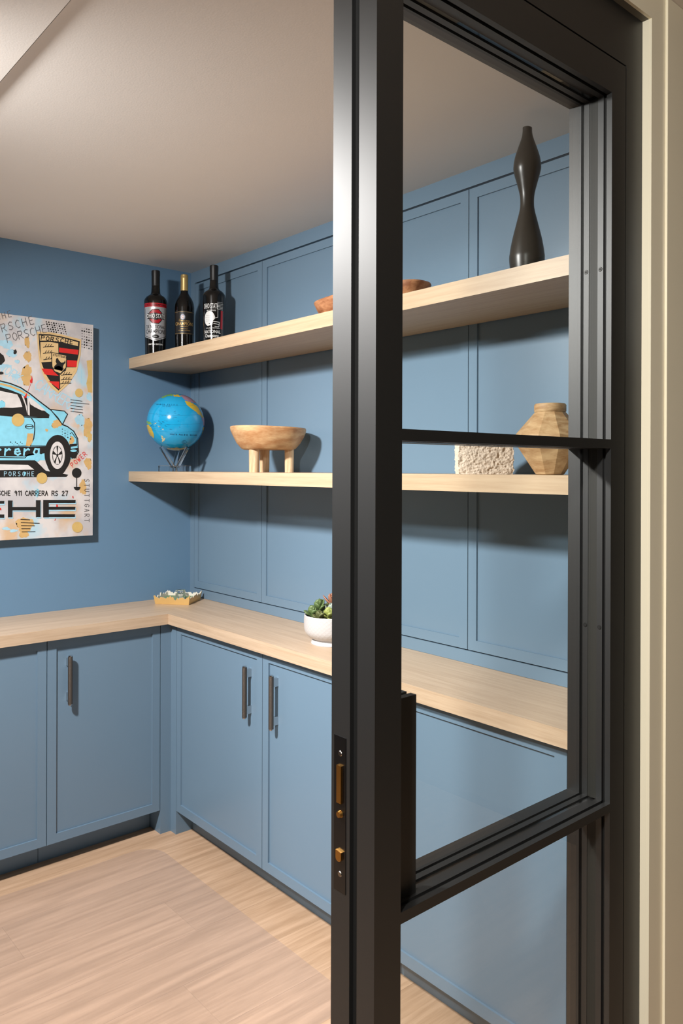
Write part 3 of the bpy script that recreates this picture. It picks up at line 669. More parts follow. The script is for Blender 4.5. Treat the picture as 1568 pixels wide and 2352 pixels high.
def jag(pts, amp=4, n=4, seed=1):
    rn = random.Random(seed); out = []
    for a, b_ in zip(pts, pts[1:] + pts[:1]):
        for k in range(n):
            t = k / n; out.append((a[0] + (b_[0] - a[0]) * t + rn.uniform(-amp, amp), a[1] + (b_[1] - a[1]) * t + rn.uniform(-amp, amp)))
    return out
land = {'land_yellow': [[(458, 138), (500, 146), (545, 168), (588, 232), (602, 264), (576, 246), (540, 217), (505, 193), (474, 166)], [(374, 94), (410, 93), (440, 104), (425, 112), (385, 108)], [(176, 318), (205, 318), (228, 345), (242, 385), (238, 412), (215, 395), (180, 370)], [(598, 330), (614, 320), (612, 400), (590, 430), (570, 446), (556, 450), (584, 400)]],
        'land_purple': [[(428, 96), (470, 96), (530, 118), (545, 150), (520, 150), (480, 140), (450, 122)], [(580, 255), (606, 262), (622, 320), (600, 318), (590, 285)]],
        'land_green': [[(290, 104), (330, 84), (372, 84), (372, 102), (340, 104), (300, 122)], [(188, 288), (212, 296), (232, 312), (205, 314), (182, 302)]],
        'land_pale': [[(292, 392), (304, 396), (310, 410), (300, 416)], [(300, 414), (322, 412), (318, 430), (302, 442)], [(330, 488), (400, 482), (470, 484), (440, 510), (360, 512)], [(300, 345), (312, 346), (306, 352)], [(270, 322), (290, 326), (276, 332)], [(240, 308), (262, 300), (258, 312)]]}
for mt, pls in land.items():
    for i, p in enumerate(pls): flat([GP(jag(p, 3.5, 5, i))], gmap(0.0004), 'map_land', mt, ball, maxlen=0.03)
def gtext(txt, x0, y0, h, ang, wd, adv=0.95): return [GP(p) for p in hand(txt, x0, y0, h, wd, ang, adv)]
tx = gtext('SOUTH PACIFIC OCEAN', 356, 386, 10.5, 0.04, 1.8, 1.02) + gtext('NORTH PACIFIC', 262, 172, 8.5, 0.02, 1.2, 1.5) + gtext('OCEAN', 305, 184, 8, 0.02, 1.2, 1.5)
rn = random.Random(5)
for k in range(58):
    px_, py_ = rn.uniform(200, 420), rn.uniform(210, 350)
    if rn.random() < 0.55: px_, py_ = rn.uniform(195, 330), rn.uniform(285, 350)
    tx += [GP(p) for p in ribbon([(px_, py_), (px_ + rn.uniform(5, 16), py_ + rn.uniform(-2, 2))], 1.3)]
tx += [GP(p) for p in ring(457, 438, 16, 13, 2.0)] + gtext('S', 452, 444, 11, 0, 2)
for yy in (170, 240, 305, 360, 455, 480):
    hw = math.sqrt(max(0, 200 ** 2 - (yy - 294) ** 2))
    tx += [GP(p) for p in ribbon([(396 - hw + hw * 2 * k / 16, yy + 14 * math.sin(pi * k / 16) - 7) for k in range(17)], 0.5)]
flat(tx, gmap(0.0007), 'map_lettering', 'sea_ink', ball, maxlen=0.06, kind='stuff')
# acrylic stand: three rods leaning out of small clear blocks
zb = GZ - GR
for k, (ang, tw) in enumerate(((200, -35), (320, 40), (80, 10))):
    a = math.radians(ang); dx = gr * math.cos(a) + Vector((gd.x, gd.y, 0)).normalized() * (-math.sin(a))
    bc = Vector((GC.x, GC.y, Z2)) + dx * 0.042
    bm = bmesh.new(); bx(bm, -0.031, 0.031, -0.02, 0.02, 0, 0.0255)
    bmesh.ops.transform(bm, matrix=Matrix.Translation(bc) @ Matrix.Rotation(math.atan2(gr.y, gr.x) + math.radians(tw * 0.4), 4, 'Z'), verts=bm.verts)
    finish('acrylic_foot', bm, 'acrylic', g, bevel=0.0015)
    tp = Vector((GC.x, GC.y, GZ)) + (dx * 0.52 + Vector((0, 0, -0.854))).normalized() * (GR + 0.005)
    st_ = bc + Vector((0, 0, 0.020)) - dx * 0.018 + gr * (0.012 if k == 0 else -0.010)
    bm = bmesh.new(); tube(bm, st_, tp, 0.0082, 0.0082, 20); finish('acrylic_rod', bm, 'acrylic', g, smooth=50)

# ------------------------------------------------------------------ footed wooden bowl
bc = (-0.165, -0.868, Z2); mpx = 0.00163
t = thing('footed_bowl', bc, 'pale carved wooden bowl on stubby legs, on the middle shelf beside the globe', 'bowl')
ZB0, ZB1 = 0.0845, 0.168
bm = bmesh.new()
prof = [(0.0, ZB0), (0.093, ZB0), (0.1015, ZB0 + 0.004), (0.118, 0.108), (0.132, 0.134), (0.1395, 0.152), (0.1415, 0.163), (0.139, ZB1), (0.131, ZB1 - 0.002), (0.118, 0.140), (0.09, 0.112), (0.0, 0.102)]
lathe(bm, prof, bc, 48, cap=False)
rn = random.Random(2)
for v in bm.verts:
    a = math.atan2(v.co.y - bc[1], v.co.x - bc[0]); k = 1 + 0.012 * math.sin(5 * a + 1) + 0.01 * math.sin(9 * a + v.co.z * 40)
    v.co.x = bc[0] + (v.co.x - bc[0]) * k; v.co.y = bc[1] + (v.co.y - bc[1]) * k
    v.co.z -= 0.004 * ((v.co.x - bc[0]) * RT.x + (v.co.y - bc[1]) * RT.y) / 0.14 * (1 if v.co.z > Z2 + 0.12 else 0)
finish('basin', bm, 'bowl_wood', t, smooth=35)
for (s, dd, rr_) in ((-0.049, 0.050, 0.0195), (-0.020, -0.045, 0.0195), (0.078, 0.010, 0.0178)):
    p = Vector((bc[0], bc[1], 0)) + Vector((RT.x, RT.y, 0)) * s - Vector((FW.x, FW.y, 0)) * dd
    bm = bmesh.new(); tube(bm, (p.x, p.y, Z2), (p.x, p.y, Z2 + ZB0 + 0.003), rr_ * 0.93, rr_, 18); finish('leg', bm, 'leg_wood', t, smooth=40)

# ------------------------------------------------------------------ long dough bowl on the upper shelf
t0, t1 = -1.185, -1.665
cxb, cyb = -0.168, (t0 + t1) / 2; L = (t0 - t1) / 2; W = 0.10; HB = 0.064
bm = bmesh.new(); seg = 48
def bring(sl, sw, z):
    return [bm.verts.new((cxb + W * sw * math.copysign(abs(math.cos(a)) ** 0.75, math.cos(a)), cyb + L * sl * math.copysign(abs(math.sin(a)) ** 0.9, math.sin(a)), Z1 + z + 0.006 * abs(math.sin(a)) ** 3 * (z / HB))) for a in [2 * pi * k / seg for k in range(seg)]]
rg = [bring(0.80, 0.62, 0.0), bring(0.87, 0.76, 0.012), bring(0.94, 0.90, 0.035), bring(1.0, 1.0, HB - 0.004), bring(0.995, 0.99, HB), bring(0.955, 0.90, HB - 0.001), bring(0.88, 0.76, 0.035), bring(0.78, 0.55, 0.014)]
for A, B in zip(rg[:-1], rg[1:]):
    for k in range(seg): bm.faces.new((A[k], A[(k + 1) % seg], B[(k + 1) % seg], B[k]))
bm.faces.new(rg[0][::-1]); bm.faces.new(rg[-1])
finish('dough_bowl', bm, 'dough_wood', smooth=40, label='long reddish-brown wooden dough bowl on the upper shelf, half hidden by the door stile', cat='bowl')

# ------------------------------------------------------------------ tall dark vase
c = (-0.200, -2.0541, Z1); k = 0.00112
pr = [(0.0340, 0.0), (0.0405, 0.010), (0.0447, 0.045), (0.0440, 0.062), (0.0385, 0.095), (0.0270, 0.142), (0.0195, 0.172), (0.0174, 0.192), (0.0190, 0.216), (0.0265, 0.246), (0.0335, 0.272), (0.0348, 0.288), (0.0310, 0.312), (0.0225, 0.338), (0.0150, 0.360), (0.0122, 0.374), (0.0119, 0.386)]
prof = smoothprof(pr, 5) + [(0.0105, 0.3865), (0.010, 0.375), (0.0, 0.372)]
bm = bmesh.new(); lathe(bm, prof, c, 48)
for v in bm.verts:
    if v.co.z > Z1 + 0.37: v.co.z += ((v.co.x - c[0]) * RT.x + (v.co.y - c[1]) * RT.y) * -0.10
finish('tall_vase', bm, 'vase_dark', smooth=40, label='tall dark brown double-bulged vase at the right end of the upper shelf', cat='vase')

# ------------------------------------------------------------------ faceted wooden vase
c = (-0.16, -2.098, Z2)
t = thing('faceted_vase', c, 'faceted pale wooden vase with a short collar, right end of the middle shelf', 'vase')
bm = bmesh.new()
lathe(bm, [(0.032, 0.0), (0.036, 0.002), (0.0905, 0.086), (0.0915, 0.092), (0.0895, 0.100), (0.041, 0.157), (0.0385, 0.160)], c, 11); finish('body', bm, 'vase_wood', t, bevel=0.0012, smooth=8)
bm = bmesh.new(); lathe(bm, [(0.0385, 0.1602), (0.0400, 0.162), (0.0402, 0.1775), (0.0375, 0.1815), (0.029, 0.1815), (0.027, 0.165), (0.0, 0.164)], c, 40); finish('collar', bm, 'vase_wood', t, smooth=40)

# ------------------------------------------------------------------ rough stone block
a = math.radians(-42.5); c = Vector((-0.172, -1.893, Z2))
bm = bmesh.new(); bmesh.ops.create_cube(bm, size=1.0)
bmesh.ops.scale(bm, vec=(0.150, 0.085, 0.098), verts=bm.verts)
bmesh.ops.subdivide_edges(bm, edges=bm.edges, cuts=64, use_grid_fill=True)
from mathutils import noise
for v in bm.verts:
    p = v.co.copy(); n = noise.noise(p * 70) * 0.45 + noise.noise(p * 190 + Vector((3, 1, 7))) * 0.45 + noise.noise(p * 270) * 0.25
    d = Vector((p.x / 0.075, p.y / 0.0425, p.z / 0.049)); m_ = max(abs(d.x), abs(d.y), abs(d.z))
    nn = Vector((1 if abs(d.x) > 0.99 else 0, 1 if abs(d.y) > 0.99 else 0, 1 if abs(d.z) > 0.99 else 0))
    s = Vector((math.copysign(nn.x, d.x), math.copysign(nn.y, d.y), math.copysign(nn.z, d.z)))
    corner = -0.004 * max(0, (abs(d.x) + abs(d.z) - 1.75)) * 3
    am = 0.0046 if abs(d.y) > 0.9 else 0.0028
    v.co += s * (n * am + corner - 0.001)
    if d.z < -0.99: v.co.z = -0.049
M = Matrix.Translation(c + Vector((0, 0, 0.049))) @ Matrix.Rotation(a, 4, 'Z')
bmesh.ops.transform(bm, matrix=M, verts=bm.verts)
finish('stone_block', bm, 'stone', smooth=70, label='rough cream limestone block on the middle shelf left of the faceted vase', cat='stone')

# ------------------------------------------------------------------ gold tray with crystal cubes
fl_, fr_ = Vector((-0.2399, -0.1161)), Vector((-0.1403, -0.2350))
u = (fr_ - fl_).normalized(); n_ = Vector((-u.y, u.x)); W_, D_ = (fr_ - fl_).length, 0.150
tc_ = fl_ + u * W_ / 2 + n_ * D_ / 2
t = thing('scalloped_tray', (tc_.x, tc_.y, ZC), 'small gold tray with ragged white-rimmed sides on the worktop corner', 'tray')
box_pts = [fl_, fr_, fr_ + n_ * D_, fl_ + n_ * D_]
cen = tc_
bm = bmesh.new(); prism(bm, [(p.x, p.y) for p in box_pts], ZC + 0.0005, ZC + 0.004); bmesh.ops.recalc_face_normals(bm, faces=bm.faces); finish('base', bm, 'tray_gold', t)
ins = [cen + (p - cen) * 0.97 for p in box_pts]
bm = bmesh.new(); prism(bm, [(p.x, p.y) for p in ins], ZC + 0.0042, ZC + 0.016); bmesh.ops.recalc_face_normals(bm, faces=bm.faces); finish('lining', bm, 'tray_green', t, label='green lining')
rn = random.Random(11)
for i in range(4):
    a_, b_ = box_pts[i], box_pts[(i + 1) % 4]; d_ = (b_ - a_); Ls = d_.length; d_.normalize(); out = Vector((d_.y, -d_.x))
    nseg = 26; prev = None; bm = bmesh.new(); rowsA = []
    for k in range(nseg + 1):
        s = k / nseg; e = min(s, 1 - s)
        h = 0.030 + 0.008 * max(0, 1 - e / 0.10) + 0.0035 * math.sin(s * 34 + i) + 0.003 * math.sin(s * 71 + 2 * i) + (0.007 if 0.45 < s < 0.55 else 0) - (0.012 if 0.575 < s < 0.62 and i == 0 else 0)
        fl2 = 0.006 * h / 0.04
        # sides flare outwards; corners meet because the flare is added along both directions
        p0 = a_ + (b_ - a_) * s; ex = (s - 0.5) * 2 * 0.006
        q0 = Vector((p0.x, p0.y, ZC + 0.001)); q1 = Vector((p0.x + out.x * fl2 + d_.x * ex, p0.y + out.y * fl2 + d_.y * ex, ZC + h))
        th = Vector((-out.x, -out.y, 0)) * 0.0035
        rowsA.append([bm.verts.new(q0), bm.verts.new(q1), bm.verts.new(q1 + th), bm.verts.new(q0 + th)])
    for A, B in zip(rowsA[:-1], rowsA[1:]):
        for j in range(4):
            f = bm.faces.new((A[j], B[j], B[(j + 1) % 4], A[(j + 1) % 4])); f.material_index = 0 if j == 0 else 1
    bm.faces.new(rowsA[0][::-1]); bm.faces.new(rowsA[-1])
    bmesh.ops.recalc_face_normals(bm, faces=bm.faces); finish('side', bm, ['tray_gold', 'tray_white'], t)
for (s, dd, z, sz, ang, lb_) in ((0.098, 0.052, ZC + 0.0165, 0.027, 12, 'clear crystal cube lying low in the gold tray'), (0.078, 0.100, ZC + 0.0165, 0.034, 30, 'clear crystal cube standing higher at the back of the gold tray')):
    p = fl_ + u * s + n_ * dd; bm = bmesh.new(); bx(bm, -sz / 2, sz / 2, -sz / 2, sz / 2, 0, sz)
    bmesh.ops.transform(bm, matrix=Matrix.Translation((p.x, p.y, z)) @ Matrix.Rotation(math.radians(ang), 4, 'Z'), verts=bm.verts)
    finish('crystal_cube', bm, 'crystal', bevel=0.003, label=lb_, cat='cube', group='crystal cubes in the gold tray')

# ------------------------------------------------------------------ potted succulents
c = Vector((-0.140, -1.208, ZC))
t = thing('potted_succulents', c, 'white patterned bowl planter of succulents on the worktop beside the door stile', 'plant')
bm = bmesh.new()
ow = [(0.0, 0.003), (0.070, 0.0), (0.0715, 0.003), (0.068, 0.012), (0.064, 0.017)]
lathe(bm, ow, c, 56, cap=False); finish('foot', bm, 'pot_white', t, smooth=40)
bm = bmesh.new()
pp = smoothprof([(0.064, 0.017), (0.080, 0.026), (0.092, 0.042), (0.0955, 0.062), (0.0955, 0.082), (0.0945, 0.099)], 4) + [(0.0935, 0.1005), (0.0905, 0.099), (0.0900, 0.080)]
lathe(bm, pp, c, 56, cap=False)
uvl = bm.loops.layers.uv.new('UVMap')
for f in bm.faces:
    an = [math.atan2(l.vert.co.y - c.y, l.vert.co.x - c.x) / (2 * pi) + 0.5 for l in f.loops]
    if max(an) - min(an) > 0.5: an = [x_ + 1 if x_ < 0.5 else x_ for x_ in an]
    for l, x_ in zip(f.loops, an): l[uvl].uv = (x_, (l.vert.co.z - c.z) / 0.1)
finish('bowl', bm, 'pot_relief', t, smooth=40)
bm = bmesh.new(); lathe(bm, [(0.0905, 0.080), (0.0905, 0.088), (0.0, 0.092)], c, 40); finish('soil', bm, 'soil', t)
def leaf_bm(L, Wd, T, tip, curl):
    """fleshy leaf along +x, cupped upwards"""
    bm = bmesh.new(); nL, nC = 9, 8; rings = []
    for i in range(nL + 1):
        s = i / nL
        wd = Wd * (math.sin(pi * min(1, s ** tip * 0.94 + 0.05))) ** 0.75 * 0.5 + 0.0004; th = T * (0.35 + 0.65 * math.sin(pi * min(1, s * 0.9 + 0.08))) * 0.5 * (1 if s < 0.97 else 0.4)
        x = L * s * math.cos(curl * s); z = L * s * math.sin(curl * s)
        rings.append([bm.verts.new((x - th * 0.3 * math.sin(2 * pi * k / nC), wd * math.cos(2 * pi * k / nC), z + th * math.sin(2 * pi * k / nC) + 0.25 * wd * math.cos(2 * pi * k / nC) ** 2)) for k in range(nC)])
    for A, B in zip(rings[:-1], rings[1:]):
        for k in range(nC): bm.faces.new((A[k], A[(k + 1) % nC], B[(k + 1) % nC], B[k]))
    bm.faces.new(rings[0][::-1]); bm.faces.new(rings[-1])
    return bm
def plant(name, off, mat, n, L, Wd, T, tip, lift0, lift1, curl, seed, rise=0.0):
    """rosette: a stem part with leaf sub-parts"""
    rn = random.Random(seed); rx, fz, z = off
    ctr = c + Vector((RT.x, RT.y, 0)) * rx + Vector((FW.x, FW.y, 0)) * fz + Vector((0, 0, z))
    bm = bmesh.new(); tube(bm, (ctr.x, ctr.y, c.z + 0.085), (ctr.x, ctr.y, ctr.z + rise * 0.8 + 0.004), 0.005, 0.004, 8); st = finish(name, bm, mat, t)
    for k in range(n):
        f = k / max(1, n - 1); az = k * 2.39996 + rn.uniform(-.2, .2); li = lift0 + (lift1 - lift0) * f; sc = 1.0 - 0.35 * f + rn.uniform(-.08, .08)
        bm = leaf_bm(L * sc, Wd * sc, T, tip, curl)
        M = Matrix.Translation(ctr + Vector((0, 0, rise * f))) @ Matrix.Rotation(az, 4, 'Z') @ Matrix.Rotation(-li, 4, 'Y') @ Matrix.Rotation(rn.uniform(-.25, .25), 4, 'X')
        bmesh.ops.transform(bm, matrix=M, verts=bm.verts); bmesh.ops.recalc_face_normals(bm, faces=bm.faces)
        finish('leaf', bm, mat, st, smooth=2)
plant('jade_plant', (-0.066, -0.016, 0.092), 'leaf_green', 9, 0.038, 0.036, 0.008, 1.5, 0.35, 1.45, 0.1, 1, 0.014)
plant('jade_plant', (-0.044, 0.022, 0.098), 'leaf_green', 10, 0.046, 0.042, 0.008, 1.5, 0.4, 1.5, 0.1, 4, 0.022)
plant('jade_plant', (-0.040, -0.050, 0.088), 'leaf_olive', 7, 0.036, 0.032, 0.008, 1.5, 0.3, 1.4, 0.1, 12, 0.010)
plant('agave_rosette', (0.004, 0.030, 0.122), 'leaf_rust', 12, 0.050, 0.022, 0.007, 0.85, 0.45, 1.45, 0.25, 2, 0.012)
plant('echeveria_rosette', (0.004, -0.008, 0.106), 'leaf_grey', 13, 0.036, 0.028, 0.006, 1.2, 0.15, 1.25, 0.5, 3, 0.008)
plant('jade_plant', (-0.010, -0.054, 0.094), 'leaf_lime', 10, 0.034, 0.036, 0.008, 1.5, 0.3, 1.45, 0.15, 6, 0.016)
plant('jade_plant', (0.050, -0.030, 0.094), 'leaf_green', 9, 0.040, 0.034, 0.008, 1.4, 0.35, 1.4, 0.15, 8, 0.018)
plant('jade_plant', (0.048, 0.040, 0.096), 'leaf_lime', 9, 0.040, 0.034, 0.008, 1.4, 0.35, 1.4, 0.15, 9, 0.018)
plant('jade_plant', (-0.014, 0.064, 0.092), 'leaf_olive', 8, 0.038, 0.032, 0.008, 1.4, 0.35, 1.4, 0.15, 15, 0.014)

# ------------------------------------------------------------------ painting of a sports car
PYF = -0.045; PXR, PXL, PZ_0, PZ_1 = -0.497, -1.615, 1.2268, 2.1256
art = thing('painting', ((PXR + PXL) / 2, -0.02, PZ_0), 'pop-art canvas painting of a pale blue sports car with a crest, on the blue wall', 'painting')
cv = box('canvas', (PXL, PXR, PYF, -0.001, PZ_0, PZ_1), 'canvas_paint', art, bevel=0.002)
def am(lay):
    y = PYF - 0.00012 - 0.00013 * lay
    def f(zx, zy, e=0.0):
        d = FW * FPX + RT * (zx / 4.2 - PX) - UP * (700 + zy / 4.2 - PY); s = (PYF - CAM.y) / d.y
        p = CAM + d * s; return Vector((p.x, y - e, p.z))
    return f
def paint(name, mat, polys, lay, split=None):
    # separate dabs are parts of their own; lettering, dots and hatching too small to pick apart stay one part
    if split is None: split = 1 < len(polys) <= 9 and 'letter' not in name
    if split:
        for k, pl in enumerate(polys): flat([pl], am(lay + 0.07 * k), name, mat, art)
    elif len(polys) > 1: flat(polys, am(lay), name, mat, art, kind='stuff')
    else: flat(polys, am(lay), name, mat, art)
rn = random.Random(21)
def blob(x, y, rx, ry, n=14, am_=0.22):
    n = 40; ph = [rn.uniform(0, 6.28) for _ in range(4)]
    def k_(a): return 1 + 0.13 * math.sin(2 * a + ph[0]) + 0.10 * math.sin(3 * a + ph[1]) + 0.08 * math.sin(7 * a + ph[2]) + 0.06 * math.sin(13 * a + ph[3]) + rn.uniform(-.05, .05)
    return [(x + rx * k_(2 * pi * k / n) * math.cos(2 * pi * k / n), y + ry * k_(2 * pi * k / n) * math.sin(2 * pi * k / n)) for k in range(n)]
def blob_old(x, y, rx, ry, n=14, am_=0.22): return [(x + rx * math.cos(2 * pi * k / n) * (1 + rn.uniform(-am_, am_)), y + ry * math.sin(2 * pi * k / n) * (1 + rn.uniform(-am_, am_))) for k in range(n)]
paint('ochre_patches', 'art_ochre', [blob(268, 500, 34, 55), blob(255, 680, 55, 90), blob(262, 360, 24, 55), blob(240, 2120, 95, 60), blob(230, 2210, 40, 45), blob(845, 1180, 40, 90), blob(850, 1530, 35, 55), blob(800, 1760, 30, 80)], 0)
paint('gold_glitter', 'art_gold', [[(835, 540), (888, 530), (890, 850), (850, 840), (832, 760), (850, 680)], blob(862, 1270, 26, 50)], 1)
paint('sky_strokes', 'art_sky', [blob(60, 380, 60, 45), blob(110, 470, 45, 40), blob(165, 548, 22, 20), blob(40, 590, 60, 20), blob(150, 690, 45, 20), blob(860, 890, 24, 42), blob(770, 1110, 40, 60), blob(130, 2180, 40, 14), blob(60, 2160, 40, 14)]
      + hand('CARRERA', 320, 800, 105, 10, 0.55, 0.62) + hand('WORK', -20, 620, 90, 9, 0.62, 0.7), 1)
paint('brush_dashes', 'art_sky', [ribbon([(785, 630 + 45 * k), (785, 665 + 45 * k)], 8)[0] for k in range(3)], 1)
car = [(-600, 1330), (-560, 1180), (-430, 1090), (-260, 1040), (-180, 900), (-90, 790), (0, 735), (100, 760), (200, 800), (290, 860), (370, 925), (440, 978), (495, 1020), (560, 1090), (600, 1155), (650, 1175), (710, 1220), (748, 1290), (756, 1420), (720, 1480), (640, 1500), (330, 1500), (-200, 1500), (-420, 1500), (-590, 1440)]
paint('underbody_shadow', 'art_black', [[(-560, 1480), (340, 1500), (440, 1600), (660, 1640), (640, 1660), (-560, 1672)]], 1)
paint('under_light', 'art_white', [[(-200, 1535), (270, 1545), (330, 1590), (-200, 1600)]], 2)
paint('car_body', 'art_blue', [car], 3)
paint('body_outline', 'art_black', ribbon(car[4:16], 12) + ribbon(car[15:20], 10) + ribbon([(300, 1090), (333, 1140), (335, 1210), (325, 1290), (290, 1362)], 10) + ribbon([(-200, 1372), (290, 1362), (440, 1362)], 7)
      + ribbon([(-200, 1470), (240, 1478), (275, 1440), (400, 1436)], 8) + ribbon([(-200, 1062), (0, 1066), (300, 1090), (470, 1090)], 8) + ribbon([(690, 1230), (735, 1290), (742, 1350)], 7), 4)
paint('roof_highlight', 'art_ochre', [[(0, 752), (100, 776), (200, 818), (290, 876), (280, 884), (190, 836), (95, 796), (0, 772)]], 5)
paint('window_frame', 'art_black', [[(-150, 860), (-60, 800), (0, 792), (100, 822), (200, 862), (300, 925), (400, 1000), (478, 1062), (470, 1092), (300, 1082), (-170, 1060)]], 5)
paint('window_glass', 'art_white', [[(-130, 880), (-40, 836), (0, 830), (165, 865), (192, 915), (215, 985), (120, 995), (-140, 985)], [(275, 885), (330, 925), (400, 985), (440, 1022), (400, 1020), (330, 985), (292, 960)], [(262, 900), (284, 905), (286, 1070), (268, 1060)], [(205, 870), (225, 880), (258, 980), (262, 1050), (240, 960)]], 6)
paint('rear_spoiler', 'art_blue', [[(490, 1012), (620, 1028), (648, 1055), (602, 1150), (560, 1085)]], 6)
paint('spoiler_outline', 'art_black', ribbon([(486, 1010), (620, 1026), (650, 1056), (602, 1155), (486, 1010)], 9), 7)
paint('body_patches', 'art_ochre', [[(265, 1240), (322, 1242), (312, 1330), (285, 1366), (248, 1360)], blob(545, 1150, 45, 40, 12), blob(450, 1210, 14, 14), blob(690, 1310, 24, 40, 10)], 5)
paint('door_handle', 'art_black', ring(282, 1176, 42, 24, 9) + ribbon([(250, 1178), (318, 1172)], 9), 5)
paint('side_stripe', 'art_black', [[(-220, 1376), (450, 1366), (436, 1432), (280, 1438), (240, 1462), (-220, 1462)]], 5)
paint('stripe_lettering', 'art_blue', hand('Carrera', -230, 1450, 100, 16, 0.0, 0.80, 1.15), 6)
paint('wheel_arch', 'art_black', [ell(556, 1440, 128, 185, 28)], 6)
paint('arch_highlight', 'art_white', ring(556, 1450, 104, 165, 12, 24, 190, 350), 7)
paint('tyre', 'art_black', [ell(552, 1462, 112, 188, 30), ell(-380, 1462, 130, 190, 30)], 8)
paint('wheel_rim', 'art_white', ring(552, 1452, 72, 132, 22) + ring(-380, 1452, 88, 132, 22), 9)
sp = []
for k in range(5):
    a = math.radians(90 + 72 * k); a2 = a + 0.42; a3 = a - 0.42
    sp.append([(552 + 10 * math.cos(a2), 1452 + 18 * math.sin(a2)), (552 + 46 * math.cos(a2), 1452 + 92 * math.sin(a2)), (552 + 46 * math.cos(a3), 1452 + 92 * math.sin(a3)), (552 + 10 * math.cos(a3), 1452 + 18 * math.sin(a3))])
paint('wheel_spokes', 'art_white', sp, 9)
paint('rear_bumper', 'art_black', [[(670, 1345), (735, 1340), (756, 1400), (742, 1430), (735, 1475), (690, 1485), (668, 1440)]], 9)
paint('bumper_light', 'art_blue', [ell(708, 1408, 32, 11), [(682, 1370), (745, 1362), (748, 1380), (682, 1390)]], 10)
paint('exhaust', 'art_blue', ring(358, 1482, 28, 30, 12), 9)
paint('sill_lettering', 'art_sky', hand('PORSCHE', 40, 1652, 42, 5, 0.0, 1.05), 4)
paint('gold_spots', 'art_gold', [ell(172, 1112, 62, 62), ell(402, 1672, 52, 54), ell(760, 850, 38, 42), ell(745, 2145, 52, 52)], 11)
paint('blue_drops', 'art_blue', [blob(20, 960, 26, 40), blob(357, 1815, 14, 40), blob(238, 1630, 10, 18)], 11)
paint('red_drops', 'art_red', [[(305, 680), (313, 720), (310, 755), (292, 755), (286, 735), (300, 715)], [(262, 845), (255, 895), (232, 900), (236, 880)], blob(548, 1945, 9, 18), [(522, 2080), (538, 2052), (530, 2080)], blob(702, 1855, 5, 12), blob(2, 1970, 10, 10)] + ribbon([(296, 760), (264, 845)], 3), 11)
paint('red_word', 'art_red', hand('POWER', 702, 1568, 44, 5, -0.72, 0.9), 11)
paint('pin', 'art_black', [ell(738, 1622, 46, 48), ell(742, 1758, 32, 32, 16, 0, 180)] + ribbon([(738, 1660), (738, 1756)], 8) + [blob(0, 520, 38, 55), blob(0, 658, 32, 14), blob(145, 455, 16, 20)], 11)
hl = []
for k in range(5): hl += ribbon([(680, 915 + 28 * k), ((855 if k == 1 else 790) + 2 * k, 930 + 28 * k)], 5)
for k in range(5): hl += ribbon([(198 + 3 * k, 2070 + 30 * k), ([286, 378, 332, 290, 338][k], [2074, 2108, 2132, 2160, 2188][k])], 6)
paint('hatching', 'art_black', hl, 11)
dt = []
for i in range(8):
    for j in range(5): dt.append(ell(445 + 24 * i + 6 * j, 165 + 22 * j + 4 * i, rn.uniform(3, 9), None, 8))
for i in range(5):
    for j in range(8): dt.append(ell(790 + 22 * i, 225 + 26 * j + 5 * i, rn.uniform(2, 8), None, 8))
for i in range(4):
    for j in range(3): dt.append(ell(600 + 26 * i, 1200 + 26 * j + 14 * i, rn.uniform(3, 8), None, 8))
for i in range(8): dt.append(ell(100 + 16 * i, 1325 + 14 * (i % 3), rn.uniform(3, 6), None, 8))
paint('halftone_dots', 'art_black', dt, 11)
paint('pencil_lettering', 'art_grey', hand('PORSCHE', 72, 365, 78, 5, -0.26, 0.75) + hand('PORSCHE', -110, 300, 78, 5, -0.26, 0.88) + hand('PORSCHE', -250, 210, 60, 5, -0.26, 0.95) + hand('STUTTGART', 812, 1680, 46, 4, pi / 2, 1.05), 11)
paint('model_lettering', 'art_black', hand('PORSCHE 911 CARRERA RS 27', -118, 1838, 44, 7, 0.004, 0.745, 0.98), 11)
big = []
def bars(*b_): 
    for (a, b2, c_, d_) in b_: big.append([(a, b2), (c_, b2), (c_, d_), (a, d_)])
bars((75, 1888, 120, 2052), (345, 1886, 390, 2050), (120, 1950, 345, 1984), (415, 1884, 470, 2052), (470, 1884, 727, 1912), (470, 1948, 725, 1978), (470, 2020, 722, 2050),
     (-250, 1892, 40, 1920), (-250, 2022, 40, 2056), (-250, 1892, -200, 2056))
for x_ in (-580,): bars((x_, 1892, x_ + 300, 1920), (x_, 1950, x_ + 300, 1984), (x_, 2024, x_ + 300, 2056), (x_, 1892, x_ + 45, 1980), (x_ + 255, 1955, x_ + 300, 2056))
paint('word_shadow', 'art_sky', [[(p[0] + 6, p[1] + 12) for p in pl] for pl in big], 10)
paint('big_lettering', 'art_black', big, 11)
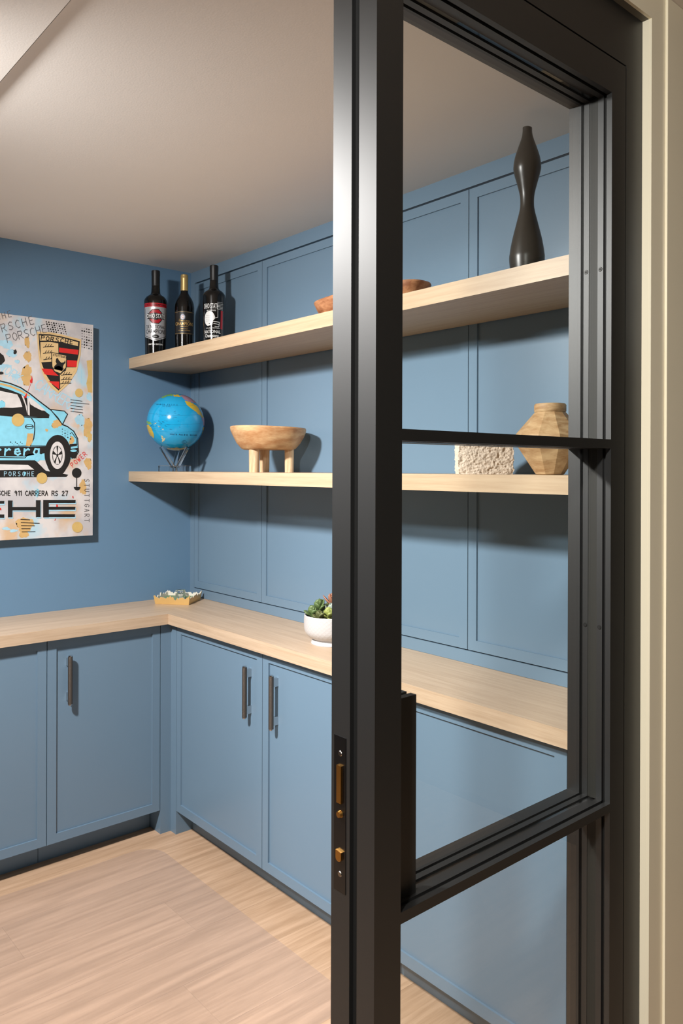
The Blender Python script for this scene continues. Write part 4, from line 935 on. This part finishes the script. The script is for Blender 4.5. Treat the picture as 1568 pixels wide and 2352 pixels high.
# crest
paint('crest_edge', 'art_cream', [[(352, 258), (470, 262), (600, 288), (782, 336), (776, 480), (740, 640), (665, 760), (560, 855), (490, 800), (425, 705), (385, 590), (364, 430)]], 10)
paint('crest_field', 'art_black', [[(370, 282), (480, 286), (600, 308), (768, 352), (760, 470), (728, 612), (658, 735), (563, 828), (503, 772), (440, 670), (398, 560), (380, 430)]], 11)
paint('crest_gold', 'art_cream', [[(380, 296), (480, 298), (600, 320), (752, 362), (750, 400), (600, 362), (480, 346), (384, 346)], [(388, 362), (480, 360), (560, 372), (562, 470), (500, 464), (500, 548), (396, 556), (390, 440)], [(640, 604), (738, 604), (722, 622), (655, 735), (580, 806), (576, 660), (632, 640)]], 12)
paint('crest_red', 'art_red', [[(568, 414), (756, 436), (750, 482), (568, 458)], [(645, 534), (742, 540), (736, 602), (645, 598)], [(400, 616), (502, 622), (540, 665), (566, 688), (430, 672)], [(466, 738), (570, 742), (570, 816), (505, 766)]], 12)
paint('crest_centre', 'art_black', [[(492, 455), (645, 488), (640, 610), (585, 676), (520, 650), (496, 600)]], 13)
paint('crest_shield', 'art_cream', [[(500, 464), (637, 494), (632, 605), (582, 662), (526, 640), (504, 595)]], 14)
paint('crest_horse', 'art_black', [[(540, 520), (555, 512), (565, 535), (590, 560), (615, 555), (628, 535), (630, 560), (612, 580), (605, 600), (612, 620), (596, 640), (600, 612), (585, 598), (562, 588), (530, 600), (525, 622), (515, 618), (522, 592), (545, 572), (535, 548)]] + hand('STUTTGART', 508, 492, 18, 4, 0.2, 0.85), 15)
an = []
for x_, y_ in ((425, 395), (425, 455), (430, 515), (600, 665), (598, 710), (592, 748)):
    an += ribbon([(x_ - 10, y_ + 16), (x_ + 25, y_ + 10), (x_ + 90, y_ + 8)], 7)
    for k in range(3): an += ribbon([(x_ + 8 + 24 * k, y_ + 10), (x_ + 22 + 24 * k, y_ - 12)], 6)
paint('crest_antlers', 'art_black', an, 13)
paint('crest_lettering', 'art_black', hand('PORSCHE', 394, 338, 40, 8, 0.135, 0.88, 1.32), 13)

# wake up depsgraph
bpy.context.view_layer.update()
